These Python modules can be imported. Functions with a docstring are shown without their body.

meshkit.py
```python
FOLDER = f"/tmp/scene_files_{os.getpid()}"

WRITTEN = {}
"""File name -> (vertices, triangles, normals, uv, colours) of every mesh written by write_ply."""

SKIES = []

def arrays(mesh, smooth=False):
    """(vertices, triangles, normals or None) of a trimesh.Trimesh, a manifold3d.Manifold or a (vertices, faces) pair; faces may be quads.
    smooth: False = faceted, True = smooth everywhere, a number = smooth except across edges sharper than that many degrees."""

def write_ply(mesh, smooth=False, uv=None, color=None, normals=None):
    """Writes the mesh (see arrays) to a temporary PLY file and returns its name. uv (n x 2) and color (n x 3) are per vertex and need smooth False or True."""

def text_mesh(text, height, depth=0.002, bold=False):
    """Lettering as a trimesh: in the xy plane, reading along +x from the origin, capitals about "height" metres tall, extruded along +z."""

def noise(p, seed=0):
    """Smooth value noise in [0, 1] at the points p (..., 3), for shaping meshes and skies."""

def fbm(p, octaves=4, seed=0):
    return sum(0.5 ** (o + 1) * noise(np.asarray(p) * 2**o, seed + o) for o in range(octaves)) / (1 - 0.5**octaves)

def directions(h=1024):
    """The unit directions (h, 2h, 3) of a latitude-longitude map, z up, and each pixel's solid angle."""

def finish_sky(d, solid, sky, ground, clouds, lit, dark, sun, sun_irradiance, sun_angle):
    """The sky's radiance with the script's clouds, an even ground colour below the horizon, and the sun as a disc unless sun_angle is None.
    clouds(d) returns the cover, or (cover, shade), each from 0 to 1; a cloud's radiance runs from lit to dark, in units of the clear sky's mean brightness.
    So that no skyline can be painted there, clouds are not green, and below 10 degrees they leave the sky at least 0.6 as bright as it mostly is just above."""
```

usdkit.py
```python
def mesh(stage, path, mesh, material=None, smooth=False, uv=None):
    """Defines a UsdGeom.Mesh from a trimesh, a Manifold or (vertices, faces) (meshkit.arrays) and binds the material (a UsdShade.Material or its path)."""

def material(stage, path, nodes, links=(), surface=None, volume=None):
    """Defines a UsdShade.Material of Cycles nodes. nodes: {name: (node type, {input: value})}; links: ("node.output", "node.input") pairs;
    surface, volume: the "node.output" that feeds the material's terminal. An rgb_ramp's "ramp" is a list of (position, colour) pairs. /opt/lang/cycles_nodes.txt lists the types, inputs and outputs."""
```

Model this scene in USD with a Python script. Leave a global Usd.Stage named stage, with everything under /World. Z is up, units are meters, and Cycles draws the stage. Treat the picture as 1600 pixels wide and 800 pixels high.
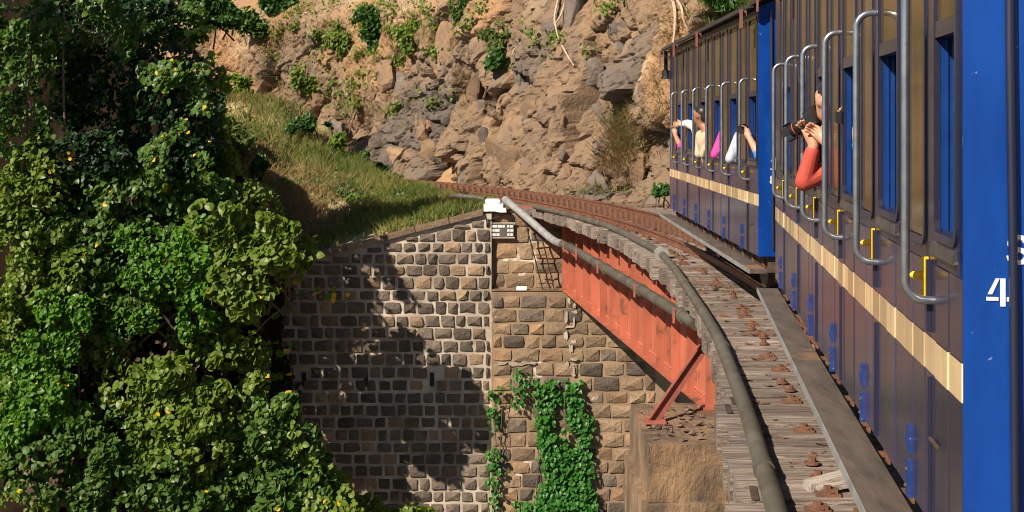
import math, random
import numpy as np, trimesh, usdkit, meshkit
from pxr import Usd, UsdGeom, UsdLux, UsdShade, Gf, Sdf, Vt
from scipy.interpolate import RBFInterpolator, UnivariateSpline, PchipInterpolator
from shapely.geometry import Polygon, box as sbox
import manifold3d as m3

stage = Usd.Stage.CreateInMemory()
UsdGeom.Xform.Define(stage, '/World')
UsdGeom.Scope.Define(stage, '/World/Looks')

# ------------------------------------------------------------------ camera, sky, sun
EYE = 1.82                       # eye height above the rail head; rail head is z = 0
F, CX, HZ = 2270.0, 800.0, 193.0  # focal length and horizon in pixels of the 1600 wide photograph
cam = UsdGeom.Camera.Define(stage, '/World/camera')
cam.CreateHorizontalApertureAttr(36.0)
cam.CreateFocalLengthAttr(36.0 * F / 1600)
cam.CreateVerticalApertureOffsetAttr(-36.0 * (400 - HZ) / 1600)
cam.CreateClippingRangeAttr(Gf.Vec2f(0.05, 2000))
cam.AddTranslateOp().Set((0, 0, EYE)); cam.AddRotateXOp().Set(90)
cam.CreateExposureAttr(0.8)
SUN = np.array([-0.56, -0.56, 0.61]); SUN /= np.linalg.norm(SUN)
usdkit.material(stage, '/World/Looks/sky', {
    's': ('sky_texture', {'sky_type': 'single_scattering', 'sun_disc': False, 'sun_elevation': float(np.arcsin(SUN[2])), 'sun_rotation': float(math.atan2(SUN[0], SUN[1])), 'altitude': 1500.0}),
    'b': ('background_shader', {'strength': 0.05})}, [('s.color', 'b.color')], surface='b.background')
dome = UsdLux.DomeLight.Define(stage, '/World/sky'); dome.CreateIntensityAttr(1.0)
UsdShade.MaterialBindingAPI.Apply(dome.GetPrim()).Bind(UsdShade.Material.Get(stage, '/World/Looks/sky'))
sun = UsdLux.DistantLight.Define(stage, '/World/sun')
sun.CreateNormalizeAttr(True); sun.CreateIntensityAttr(1.25); sun.CreateAngleAttr(0.5); sun.CreateColorAttr(Gf.Vec3f(1.0, 0.86, 0.70))
zx = np.cross([0, 0, 1.0], SUN); zx /= np.linalg.norm(zx); zy = np.cross(SUN, zx)
sun.AddTransformOp().Set(Gf.Matrix4d(*zx, 0, *zy, 0, *SUN, 0, 0, 0, 20, 1))

rng = np.random.default_rng(7)
random.seed(7)

# ------------------------------------------------------------------ helpers
def at(px, py, z):
    """World point seen at a photograph pixel at depth z (metres in front of the camera)."""
    return np.array([(px - CX) / F * z, z, EYE - (py - HZ) / F * z])

def fbm(p, octaves=4, seed=0):
    return meshkit.fbm(p, octaves, seed)

class MB:
    def __init__(s): s.v, s.f, s.n = [], [], 0
    def add(s, v, f):
        v = np.asarray(v, float).reshape(-1, 3); f = np.asarray(f, int)
        if f.shape[1] == 4: f = np.vstack([f[:, [0, 1, 2]], f[:, [0, 2, 3]]])
        s.v.append(v); s.f.append(f + s.n); s.n += len(v); return s
    def tm(s, m): return s.add(m.vertices, m.faces)
    def box(s, lo, hi):
        lo, hi = np.minimum(lo, hi), np.maximum(lo, hi)
        v = np.array([[x, y, z] for x in (lo[0], hi[0]) for y in (lo[1], hi[1]) for z in (lo[2], hi[2])])
        return s.add(v, BOXF)
    def obox(s, c, ax, ay, az):
        """box about c with half axes ax, ay, az"""
        c, ax, ay, az = map(np.asarray, (c, ax, ay, az))
        v = np.array([c + i * ax + j * ay + k * az for i in (-1, 1) for j in (-1, 1) for k in (-1, 1)])
        return s.add(v, BOXF)
    def bar(s, a, b, w, h, up=(0, 0, 1)):
        a, b = np.asarray(a, float), np.asarray(b, float); d = b - a; L = np.linalg.norm(d); d /= L
        side = np.cross(d, up); side /= np.linalg.norm(side); u = np.cross(side, d)
        return s.obox((a + b) / 2, d * L / 2, side * w / 2, u * h / 2)
    def tube(s, pts, r, n=10, caps=True):
        pts = np.asarray(pts, float); r = np.broadcast_to(r, len(pts))
        t = np.gradient(pts, axis=0); t /= np.linalg.norm(t, axis=1)[:, None]
        up = np.array([0, 0, 1.0]) if abs(t[0, 2]) < .9 else np.array([1.0, 0, 0])
        rings = []; u = np.cross(t[0], up); u /= np.linalg.norm(u)
        for k in range(len(pts)):
            u = u - t[k] * (u @ t[k]); u /= np.linalg.norm(u); w = np.cross(t[k], u)
            a = np.arange(n) / n * 2 * np.pi
            rings.append(pts[k] + r[k] * (np.cos(a)[:, None] * u + np.sin(a)[:, None] * w))
        v = np.vstack(rings); f = []
        for k in range(len(pts) - 1):
            for i in range(n):
                j = (i + 1) % n
                f.append([k * n + i, k * n + j, (k + 1) * n + j, (k + 1) * n + i])
        f = np.array(f); f = np.vstack([f[:, [0, 1, 2]], f[:, [0, 2, 3]]])
        if caps:
            m = len(v); v = np.vstack([v, pts[0], pts[-1]]); e = (len(pts) - 1) * n
            c = [[m, (i + 1) % n, i] for i in range(n)] + [[m + 1, e + i, e + (i + 1) % n] for i in range(n)]
            f = np.vstack([f, c])
        return s.add(v, f)
    def get(s): return np.vstack(s.v), np.vstack(s.f)
BOXF = np.array([[0, 1, 3, 2], [4, 6, 7, 5], [0, 4, 5, 1], [2, 3, 7, 6], [0, 2, 6, 4], [1, 5, 7, 3]])

def Box(lo, hi): return MB().box(lo, hi).get()

used, bases = {}, {}
def numbered(path):
    k = used.get(path, 0); used[path] = k + 1
    return path if k == 0 else f'{path}_{k:03d}'
def keys(p, **kw):
    for k, v in kw.items():
        if v: p.SetCustomDataByKey(k, v)
    return p
def thing(name, label, cat, loc=(0, 0, 0), rotz=0.0, group=None, kind=None):
    path = numbered('/World/' + name)
    x = UsdGeom.Xform.Define(stage, path); x.AddTranslateOp().Set(Gf.Vec3d(*map(float, loc)))
    if rotz: x.AddRotateZOp().Set(math.degrees(rotz))
    bases[path] = (np.asarray(loc, float), rotz)
    return keys(x.GetPrim(), label=label, category=cat, group=group, kind=kind)
def obj(name, mesh, m, parent=None, smooth=False, local=False, **kw):
    """one Mesh prim; vertices in world coordinates unless local"""
    pp = '/World' if parent is None else str(parent.GetPath())
    path = numbered(pp + '/' + name)
    v, f = (mesh.vertices, mesh.faces) if hasattr(mesh, 'vertices') else mesh
    v, f = np.asarray(v, float), np.asarray(f)
    base, rot = bases.get(pp, (np.zeros(3), 0.0))
    if not local:
        v = v - base
        if rot:
            c, s = math.cos(-rot), math.sin(-rot); v = v @ np.array([[c, s, 0], [-s, c, 0], [0, 0, 1]])
    bases[path] = (base, rot)
    p = usdkit.mesh(stage, path, (v, f), m if isinstance(m, UsdShade.Material) else M[m], smooth=smooth).GetPrim()
    return keys(p, **kw)
def single(name, mesh, m, label, cat, group=None, **kw):
    return obj(name, mesh, m, None, label=label, category=cat, group=group, **kw)
def struct(name, mesh, m, **kw): return obj(name, mesh, m, None, kind='structure', **kw)
def tint(prim, cols):
    UsdGeom.PrimvarsAPI(prim).CreatePrimvar('tint', Sdf.ValueTypeNames.Color3fArray, 'vertex').Set(Vt.Vec3fArray.FromNumpy(np.asarray(cols, np.float32)))

# ------------------------------------------------------------------ materials
M = {}
def mat(name, c1, c2=None, rough=0.7, scale=3.0, stretch=(1, 1, 1), detail=6, bump=0.0, bscale=None, metal=0.0, coat=0.0, per=None, spec=0.5, lo=.35, hi=.65, coat_rough=.08, dist=.02, attr=None, spots=None):
    """principled surface; colour from c1 to c2 by noise at the world position; per = object | island adds tone variation piece by piece"""
    n = {'g': ('geometry', {}), 'p': ('principled_bsdf', {'roughness': rough, 'metallic': metal, 'coat_weight': coat, 'coat_roughness': coat_rough, 'specular_ior_level': spec}),
         'mp': ('mapping', {'scale': tuple(scale * s for s in stretch)}), 'n': ('noise_texture', {'scale': 1.0, 'detail': detail, 'roughness': .62}),
         'r': ('rgb_ramp', {'ramp': [(0, c1), (lo, c1), (hi, c2 if c2 is not None else c1), (1, c2 if c2 is not None else c1)]})}
    L = [('g.position', 'mp.vector'), ('mp.vector', 'n.vector'), ('n.fac', 'r.fac')]
    col = 'r.color'
    if attr:
        n['at'] = ('attribute', {'attribute': 'tint'}); n['am'] = ('mix_color', {'blend_type': 'multiply', 'fac': 1.0})
        L += [(col, 'am.a'), ('at.color', 'am.b')]; col = 'am.result'
    if spots:       # (colour, scale, threshold)
        n['sn'] = ('noise_texture', {'scale': spots[1], 'detail': 4, 'roughness': .6}); n['sr'] = ('map_range', {'from_min': spots[2], 'from_max': spots[2] + .06, 'clamp': True})
        n['sm'] = ('mix_color', {'b': spots[0]}); L += [('g.position', 'sn.vector'), ('sn.fac', 'sr.value'), ('sr.result', 'sm.fac'), (col, 'sm.a')]; col = 'sm.result'
    if per:
        if per == 'object': n['o'] = ('object_info', {}); src = 'o.random'
        else: src = 'g.random_per_island'
        n['mr'] = ('map_range', {'to_min': .62 if name != 'girder_red' else .84, 'to_max': 1.3 if name != 'girder_red' else 1.12}); n['h'] = ('hsv', {})
        L += [(src, 'mr.value'), ('mr.result', 'h.value'), (col, 'h.color')]; col = 'h.color'
    L.append((col, 'p.base_color'))
    if bump:
        n['bm'] = ('mapping', {'scale': tuple((bscale or scale * 4) * s for s in stretch)}); n['bn'] = ('noise_texture', {'scale': 1.0, 'detail': 8, 'roughness': .65})
        n['b'] = ('bump', {'strength': bump, 'distance': dist}); L += [('g.position', 'bm.vector'), ('bm.vector', 'bn.vector'), ('bn.fac', 'b.height'), ('b.normal', 'p.normal')]
    M[name] = usdkit.material(stage, '/World/Looks/' + name, n, L, surface='p.BSDF')

def leafmat(name, ramp, trans=.38, rough=.42):
    k = {'leaf_green': 1.85, 'leaf_olive': 1.85, 'leaf_bright': 1.3, 'bush_green': 1.4, 'grass_blade': 1.25, 'leaf_dark': 1.2, 'ivy_green': 1.9}.get(name, 1.0); ramp = [(a, tuple(min(.75, k * c) for c in b)) for a, b in ramp]
    n = {'g': ('geometry', {}), 'r': ('rgb_ramp', {'ramp': ramp, 'interpolate': True}), 'p': ('principled_bsdf', {'roughness': rough, 'specular_ior_level': .35}),
         't': ('translucent_bsdf', {}), 'x': ('mix_closure', {'fac': trans}), 'br': ('hsv', {'value': 1.5, 'saturation': 1.1})}
    L = [('g.random_per_island', 'r.fac'), ('r.color', 'p.base_color'), ('r.color', 'br.color'), ('br.color', 't.color'), ('p.BSDF', 'x.closure1'), ('t.BSDF', 'x.closure2')]
    M[name] = usdkit.material(stage, '/World/Looks/' + name, n, L, surface='x.closure')

mat('coach_navy', (.040, .022, .050), (.012, .016, .062), rough=.4, scale=2, stretch=(5, 5, .3), coat=.75, coat_rough=.16, bump=.05, bscale=9, per='object', dist=.01)
mat('coach_frame', (.008, .012, .036), (.018, .017, .034), rough=.4, scale=4, stretch=(1, 1, .3), coat=.35, coat_rough=.12)
mat('coach_blue', (.002, .034, .20), (.004, .054, .29), rough=.35, scale=3.5, stretch=(1.5, 1.5, .4), coat=.12, spec=.3, coat_rough=.15, bump=.05, bscale=5, spots=((.30, .36, .45), 20.0, .70))
mat('jamb_blue', (.005, .030, .15), (.008, .042, .19), rough=.3, scale=6, coat=.6)
mat('hinge_blue', (.010, .028, .13), (.02, .045, .19), rough=.35, scale=30, spots=((.4, .45, .55), 60.0, .68))
mat('cream_paint', (.50, .36, .19), (.62, .47, .28), rough=.35, scale=5, stretch=(3, 3, .5), coat=.4, per='object')
mat('roof_dark', (.02, .018, .016), (.045, .035, .03), rough=.7, scale=4)
mat('galvanised', (.44, .47, .52), (.30, .33, .38), rough=.24, metal=.85, scale=18)
mat('sill_metal', (.13, .12, .13), (.07, .065, .07), rough=.3, metal=.5, scale=14)
mat('yellow_paint', (.85, .55, .03), (.78, .46, .02), rough=.4, scale=40)
mat('white_paint', (.78, .78, .78), (.66, .68, .70), rough=.5, scale=60)
mat('rusty_plate', (.22, .07, .05), (.14, .06, .045), rough=.8, scale=25)
mat('rust', (.17, .075, .038), (.09, .045, .03), rough=.85, scale=14, bump=.4, bscale=60)
mat('rail_rust', (.20, .075, .035), (.075, .04, .028), rough=.6, scale=6, bump=.3, bscale=40)
mat('dark_iron', (.03, .025, .022), (.08, .05, .035), rough=.6, scale=10)
mat('board_wood', (.105, .08, .062), (.05, .042, .036), rough=.75, scale=2.2, stretch=(5, 1, 5), bump=.35, bscale=12, spots=((.20, .10, .05), 1.6, .60))
mat('sleeper_wood', (.46, .385, .325), (.13, .09, .068), rough=.85, scale=3.0, stretch=(.8, 11, 11), bump=1.0, bscale=12, per='object', dist=.05, spots=((.15, .08, .045), 2.2, .64))
mat('broken_wood', (.42, .38, .34), (.2, .17, .15), rough=.85, scale=3, stretch=(1, 9, 9), bump=.6, bscale=14)
mat('girder_red', (.44, .135, .075), (.31, .09, .052), rough=.6, scale=1.6, stretch=(1.5, 1.5, .5), bump=.12, bscale=8, per='object', spots=((.19, .065, .04), 2.6, .60))
mat('brace_red', (.36, .10, .075), (.22, .08, .06), rough=.6, scale=6, bump=.3, bscale=30)
mat('pipe_grey', (.10, .093, .073), (.055, .047, .035), rough=.6, scale=3, bump=.15, bscale=30)
mat('pipe_pale', (.27, .28, .28), (.17, .17, .165), rough=.5, scale=5)
mat('black_iron', (.012, .010, .009), (.03, .022, .018), rough=.7, scale=12)
mat('mortar', (.48, .42, .345), (.24, .20, .155), rough=.95, scale=1.1, bump=.5, bscale=30, lo=.38, hi=.62)
mat('mortar_brown', (.30, .21, .13), (.17, .12, .08), rough=.95, scale=1.3, bump=.5, bscale=25, spots=((.62, .56, .48), 1.2, .63))
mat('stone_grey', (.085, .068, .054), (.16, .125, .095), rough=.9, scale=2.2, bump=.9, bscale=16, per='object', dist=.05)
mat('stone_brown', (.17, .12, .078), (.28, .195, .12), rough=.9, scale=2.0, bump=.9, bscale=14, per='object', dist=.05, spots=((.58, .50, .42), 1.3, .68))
mat('stone_tan', (.30, .185, .10), (.20, .13, .08), rough=.9, scale=2.5, bump=.7, bscale=16, per='object', dist=.05)
mat('pier_render', (.27, .175, .10), (.09, .064, .043), rough=.95, scale=1.7, stretch=(1.3, 1.3, .75), bump=.9, bscale=11, dist=.06)
mat('weep_hole_shade', (.008, .007, .006))  # near black painted as the shade inside the weep holes
mat('cliff_soil', (.86, .86, .86), (1.1, 1.05, 1.0), rough=.95, scale=.9, bump=1.0, bscale=7, attr=True, dist=.10)
mat('rock_tan', (.26, .165, .095), (.17, .115, .072), rough=.92, scale=1.5, bump=1.0, bscale=6, per='object', dist=.10)
mat('rock_grey', (.15, .122, .10), (.09, .072, .06), rough=.9, scale=1.4, bump=1.0, bscale=5, per='object', dist=.10)
mat('bank_soil', (.24, .20, .085), (.36, .27, .14), rough=.95, scale=.55, bump=.8, bscale=9)
mat('hill_soil_shade', (.009, .007, .004), (.020, .014, .008), rough=.95, spec=.03, scale=1.0, bump=.8, bscale=10)  # soil near black: deep shade behind the leaves is put into its colour
mat('valley_soil', (.06, .06, .025), (.10, .08, .04), rough=.95, scale=.3)
mat('ballast', (.24, .16, .11), (.12, .085, .06), rough=.95, scale=5, bump=1.0, bscale=22, dist=.05)
mat('bark', (.14, .10, .07), (.07, .05, .035), rough=.9, scale=9, bump=.5, bscale=30)
mat('root_pale', (.50, .40, .30), (.36, .27, .19), rough=.9, scale=9)
mat('skin', (.46, .22, .14), (.52, .27, .18), rough=.5, scale=20)
mat('skin_dark', (.25, .11, .065), (.30, .14, .085), rough=.5, scale=20)
mat('hair_black', (.012, .010, .010), (.02, .016, .014), rough=.45, scale=40)
mat('cloth_red', (.46, .07, .045), (.36, .05, .035), rough=.8, scale=20)
mat('cloth_cream', (.50, .41, .27), (.40, .32, .21), rough=.8, scale=20)
mat('cloth_white', (.58, .57, .58), (.46, .46, .48), rough=.8, scale=20)
mat('cloth_magenta', (.45, .035, .28), (.36, .03, .22), rough=.7, scale=20)
mat('cloth_grey', (.26, .29, .37), (.46, .49, .55), rough=.8, scale=26)
mat('cloth_blue', (.02, .15, .42), (.03, .19, .50), rough=.8, scale=20)
mat('camera_black', (.010, .010, .011), (.018, .018, .02), rough=.3, scale=30)
mat('lens_glass', (.02, .02, .03), rough=.05, coat=1.0)
mat('silver_plastic', (.6, .6, .62), (.5, .5, .52), rough=.3, metal=.4, scale=20)
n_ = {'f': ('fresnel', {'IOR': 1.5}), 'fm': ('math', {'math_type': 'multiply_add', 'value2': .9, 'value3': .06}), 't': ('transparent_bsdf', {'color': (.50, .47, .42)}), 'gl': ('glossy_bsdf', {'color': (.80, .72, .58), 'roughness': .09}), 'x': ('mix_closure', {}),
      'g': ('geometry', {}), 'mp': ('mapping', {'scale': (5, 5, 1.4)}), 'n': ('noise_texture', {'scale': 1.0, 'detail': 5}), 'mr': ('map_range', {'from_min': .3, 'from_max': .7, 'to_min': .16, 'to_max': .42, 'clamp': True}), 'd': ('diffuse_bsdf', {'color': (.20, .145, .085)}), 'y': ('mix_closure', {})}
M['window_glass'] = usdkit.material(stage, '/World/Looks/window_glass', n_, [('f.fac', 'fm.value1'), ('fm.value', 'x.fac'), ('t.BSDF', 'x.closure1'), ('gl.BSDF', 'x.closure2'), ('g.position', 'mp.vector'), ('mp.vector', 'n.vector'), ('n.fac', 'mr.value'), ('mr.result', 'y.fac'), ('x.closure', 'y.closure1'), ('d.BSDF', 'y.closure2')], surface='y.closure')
YEL = [(.955, (.55, .33, .02)), (1.0, (.62, .36, .02))]
leafmat('leaf_green', [(0, (.035, .07, .012)), (.5, (.075, .13, .018)), (.90, (.14, .20, .022)), (.955, (.17, .21, .025)), (.968, (.55, .33, .02)), (1, (.62, .36, .02))])
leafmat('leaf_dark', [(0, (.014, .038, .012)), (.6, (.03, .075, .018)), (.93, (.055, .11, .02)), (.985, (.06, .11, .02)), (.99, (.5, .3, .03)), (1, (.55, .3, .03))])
leafmat('leaf_bright', [(0, (.065, .15, .016)), (.5, (.13, .25, .025)), (.985, (.22, .34, .035)), (1, (.5, .38, .03))])
leafmat('leaf_olive', [(0, (.065, .10, .014)), (.5, (.135, .175, .02)), (.92, (.22, .24, .028)), (.94, (.23, .24, .03)), (.95, (.55, .34, .02)), (1, (.6, .30, .03))])
leafmat('leaf_yellow', [(0, (.62, .40, .02)), (.6, (.60, .28, .02)), (1, (.45, .20, .05))])
leafmat('leaf_dead', [(0, (.08, .05, .03)), (.6, (.16, .10, .06)), (1, (.26, .18, .11))], trans=.15, rough=.8)
leafmat('ivy_green', [(0, (.022, .085, .012)), (.5, (.045, .16, .016)), (1, (.085, .25, .025))])
leafmat('bush_green', [(0, (.03, .075, .014)), (.5, (.06, .14, .02)), (1, (.12, .22, .03))])
leafmat('grass_blade', [(0, (.13, .15, .035)), (.35, (.22, .22, .06)), (.6, (.32, .28, .11)), (.8, (.42, .34, .15)), (1, (.52, .41, .21))], trans=.3, rough=.7)
leafmat('grass_dry', [(0, (.26, .19, .085)), (.5, (.42, .31, .15)), (1, (.58, .45, .25))], trans=.25, rough=.8)
leafmat('grass_fresh', [(0, (.11, .15, .035)), (.5, (.20, .23, .07)), (1, (.34, .32, .13))], trans=.35, rough=.6)

# ------------------------------------------------------------------ lines of the track and the deck (depth -> x)
ZR = np.array([-30, -10, 0, 4, 8, 13, 18, 21, 24, 26.1, 28.7, 31.8, 34.1, 36.6, 38.6, 42.9, 45.2, 50, 55, 60])
XR = np.array([-4.6, -.6, 1.15, 1.78, 2.28, 2.70, 2.86, 2.78, 2.55, 2.27, 1.78, 1.08, .45, -.32, -1.0, -2.9, -4.1, -7.5, -11.8, -17.5])
_sp = UnivariateSpline(ZR, XR, s=.12)
zz = np.linspace(-30, 60, 1200); RAIL = np.column_stack([_sp(zz), zz])           # left rail
def offset(line, d):
    t = np.gradient(line, axis=0); t /= np.linalg.norm(t, axis=1)[:, None]
    return line + d * np.column_stack([t[:, 1], -t[:, 0]])                       # d > 0: to the right
deck_x = PchipInterpolator([-30, -5, 0, 4, 7.4, 9.6, 12, 17.2, 21.8, 24.9, 29, 33.4, 36, 60], [-5.2, -1.1, 0.0, .62, 1.13, 1.40, 1.67, 2.0, 1.93, 1.72, 1.24, .47, -.1, -18.4])
S_TOP = -.12                                                                      # top of the sleepers

# ------------------------------------------------------------------ the setting: valley, cliff, bank, hillside
gx, gy = np.meshgrid(np.linspace(-420, 420, 60), np.linspace(-420, 420, 60))
gv = np.column_stack([gx.ravel(), gy.ravel(), -17 + 3 * fbm(np.column_stack([gx.ravel(), gy.ravel(), 0 * gx.ravel()]) * .02, 3) + np.clip(np.hypot(gx.ravel() - 10, gy.ravel() - 20) - 120, 0, 300) * .09])
def gridfaces(nu, nv):
    i = np.arange(nu * nv).reshape(nu, nv)
    return np.column_stack([i[:-1, :-1].ravel(), i[1:, :-1].ravel(), i[1:, 1:].ravel(), i[:-1, 1:].ravel()])
struct('valley_ground', (gv, gridfaces(60, 60)[:, ::-1]), 'valley_soil')

# cliff: rises from a base line on the outer side of the curve
cb = np.array([(40, -10), (26, 6), (15, 20), (9.2, 28), (5.6, 34), (3.0, 38.3), (.9, 41.6), (-1.5, 46), (-4.5, 50.2), (-8.5, 55), (-14, 60), (-22, 65), (-34, 70), (-60, 76)], float)
cs = np.concatenate([[0], np.cumsum(np.linalg.norm(np.diff(cb, axis=0), axis=1))])
cxs, czs = PchipInterpolator(cs, cb[:, 0]), PchipInterpolator(cs, cb[:, 1])
def cliff_dense():
    a = np.arange(0, 34, .5); b = np.arange(34, 100, .07); c = np.arange(100, cs[-1], .6)
    return np.concatenate([a, b, c])
S1 = cliff_dense(); T1 = np.concatenate([np.arange(-.5, 7.2, .062), np.arange(7.2, 16, .35)])
SS, TT = np.meshgrid(S1, T1, indexing='ij')
def cells(s, t, size, seed, aspect=1.0):
    """jittered cells: nearest and second distance, cell offset, tilt, id"""
    r = np.random.default_rng(seed); W = 512
    jx, jy, off, tx, ty = r.random((W, W)), r.random((W, W)), r.random((W, W)), r.normal(size=(W, W)), r.normal(size=(W, W))
    u, v = s / size, t / (size * aspect); iu, iv = np.floor(u).astype(int), np.floor(v).astype(int)
    d1 = np.full(s.shape, 9.0); d2 = np.full(s.shape, 9.0); o = np.zeros(s.shape); du_, dv_ = np.zeros(s.shape), np.zeros(s.shape); cid = np.zeros(s.shape)
    for a in (-1, 0, 1):
        for b in (-1, 0, 1):
            ci, cj = (iu + a) % W, (iv + b) % W
            du, dv = u - (iu + a + .1 + .8 * jx[ci, cj]), v - (iv + b + .1 + .8 * jy[ci, cj]); d = np.hypot(du, dv)
            near = d < d1
            d2 = np.where(near, d1, np.minimum(d2, d)); d1 = np.where(near, d, d1)
            val = off[ci, cj] + .45 * (tx[ci, cj] * du + ty[ci, cj] * dv - .3 * dv)
            o = np.where(near, val, o); cid = np.where(near, (off[ci, cj] * 977.3) % 1, cid)
    return d1, d2 - d1, o, cid
P3 = np.stack([SS, TT, 0 * SS], -1)
w1, w2 = fbm(P3 * .9, 4, 3) - .5, fbm(P3 * .9 + 40, 4, 5) - .5
e1 = cells(SS + 1.5 * w1 + .06 * TT, TT + 1.8 * w2, 1.8, 11, 1.35); e2 = cells(SS + .9 * w2 + .06 * TT, TT + .9 * w1, .62, 12, 1.25); e3 = cells(SS + .4 * w1, TT + .4 * w2, .24, 13, 1.2)
rocky = np.clip((fbm(P3 * .22 + 9, 3, 8) - .40) * 6, 0, 1) * np.clip(1.25 - np.abs(TT - 2.0) / 4.5, 0, 1)
rocky = np.clip(rocky + .25 * np.exp(-((TT - 1.2) / 1.5) ** 2), 0, 1)
disp = rocky * (.95 * (e1[2] - .5) - .34 * np.exp(-e1[1] / .05)) + (.25 + .75 * rocky) * (.21 * (e2[2] - .5) - .10 * np.exp(-e2[1] / .06)) + (.4 + .6 * rocky) * .075 * (e3[2] - .5)
gul = fbm(np.stack([SS * 1.5, TT * .35, 0 * SS], -1), 4, 21) - .5
disp += (1 - rocky) * gul * .55 + (fbm(P3 * .5, 4, 17) - .5) * 1.1 + (fbm(P3 * 6, 3, 18) - .5) * .09
lean = .20 * np.clip(TT, 0, 6) + 1.1 * np.clip(TT - 6, 0, 20) + .25 * np.clip(.8 - TT, -1, 1.3) * -1.0
bx, bz = cxs(SS), czs(SS)
tx_, tz_ = cxs.derivative()(SS), czs.derivative()(SS); ln = np.hypot(tx_, tz_); nx_, nz_ = -tz_ / ln, tx_ / ln     # towards the track
CL_V = np.stack([bx + nx_ * (disp - lean), bz + nz_ * (disp - lean), TT - .22], -1)
# colour: orange soil, tan dust, brown-grey rock
sel = lambda a: np.clip(a, 0, 1)[..., None]
soil = np.array([.30, .185, .098]); pale = np.array([.36, .26, .16]); rockc = np.array([.205, .145, .095]); rgrey = np.array([.12, .10, .085])
col = soil + (pale - soil) * sel((fbm(P3 * .7 + 3, 4, 31) - .42) * 4)
col = col + (rockc - col) * sel(rocky * 1.1 * (e1[3] < .62) + .6 * (e2[3] < .3) * rocky)
col = col + (rgrey - col) * sel(rocky * (e1[3] > .72) * 1.0 + .7 * rocky * (e2[3] > .86))
col *= (.80 + .4 * e2[3])[..., None] ** .5
cliff = keys(UsdGeom.Xform.Define(stage, '/World/cliff').GetPrim(), kind='structure')
bases['/World/cliff'] = (np.zeros(3), 0.0)
cf = obj('rock_face', (CL_V.reshape(-1, 3), gridfaces(len(S1), len(T1))[:, ::-1]), 'cliff_soil', cliff)
tint(cf, col.reshape(-1, 3))
CLP, CLI = CL_V.reshape(-1, 3), CL_V
_px = CX + F * CLP[:, 0] / np.maximum(CLP[:, 1], 1); _py = HZ + F * (EYE - CLP[:, 2]) / np.maximum(CLP[:, 1], 1)
def on_cliff(px, py):
    """nearest cliff vertex that lies behind a photograph pixel, its outward direction"""
    k = np.argmin((_px - px) ** 2 + (_py - py) ** 2 + 1e6 * (CLP[:, 1] < 20)); i, j = divmod(k, len(T1))
    return CLP[k].copy(), np.array([nx_[i, j], nz_[i, j], .3])
def rock(size, seed, n=26, flat=(1, .6, 1)):
    r = np.random.default_rng(seed); p = r.normal(size=(n, 3)); p /= np.linalg.norm(p, axis=1)[:, None]; p = np.sign(p) * np.abs(p) ** .7
    h = trimesh.convex.convex_hull(p * np.asarray(flat)); h = h.subdivide().subdivide()
    v = h.vertices * (1 + .16 * (meshkit.fbm(h.vertices * 2.3 + seed, 3, seed)[:, None] - .5))
    return v * np.asarray(size), h.faces
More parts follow.
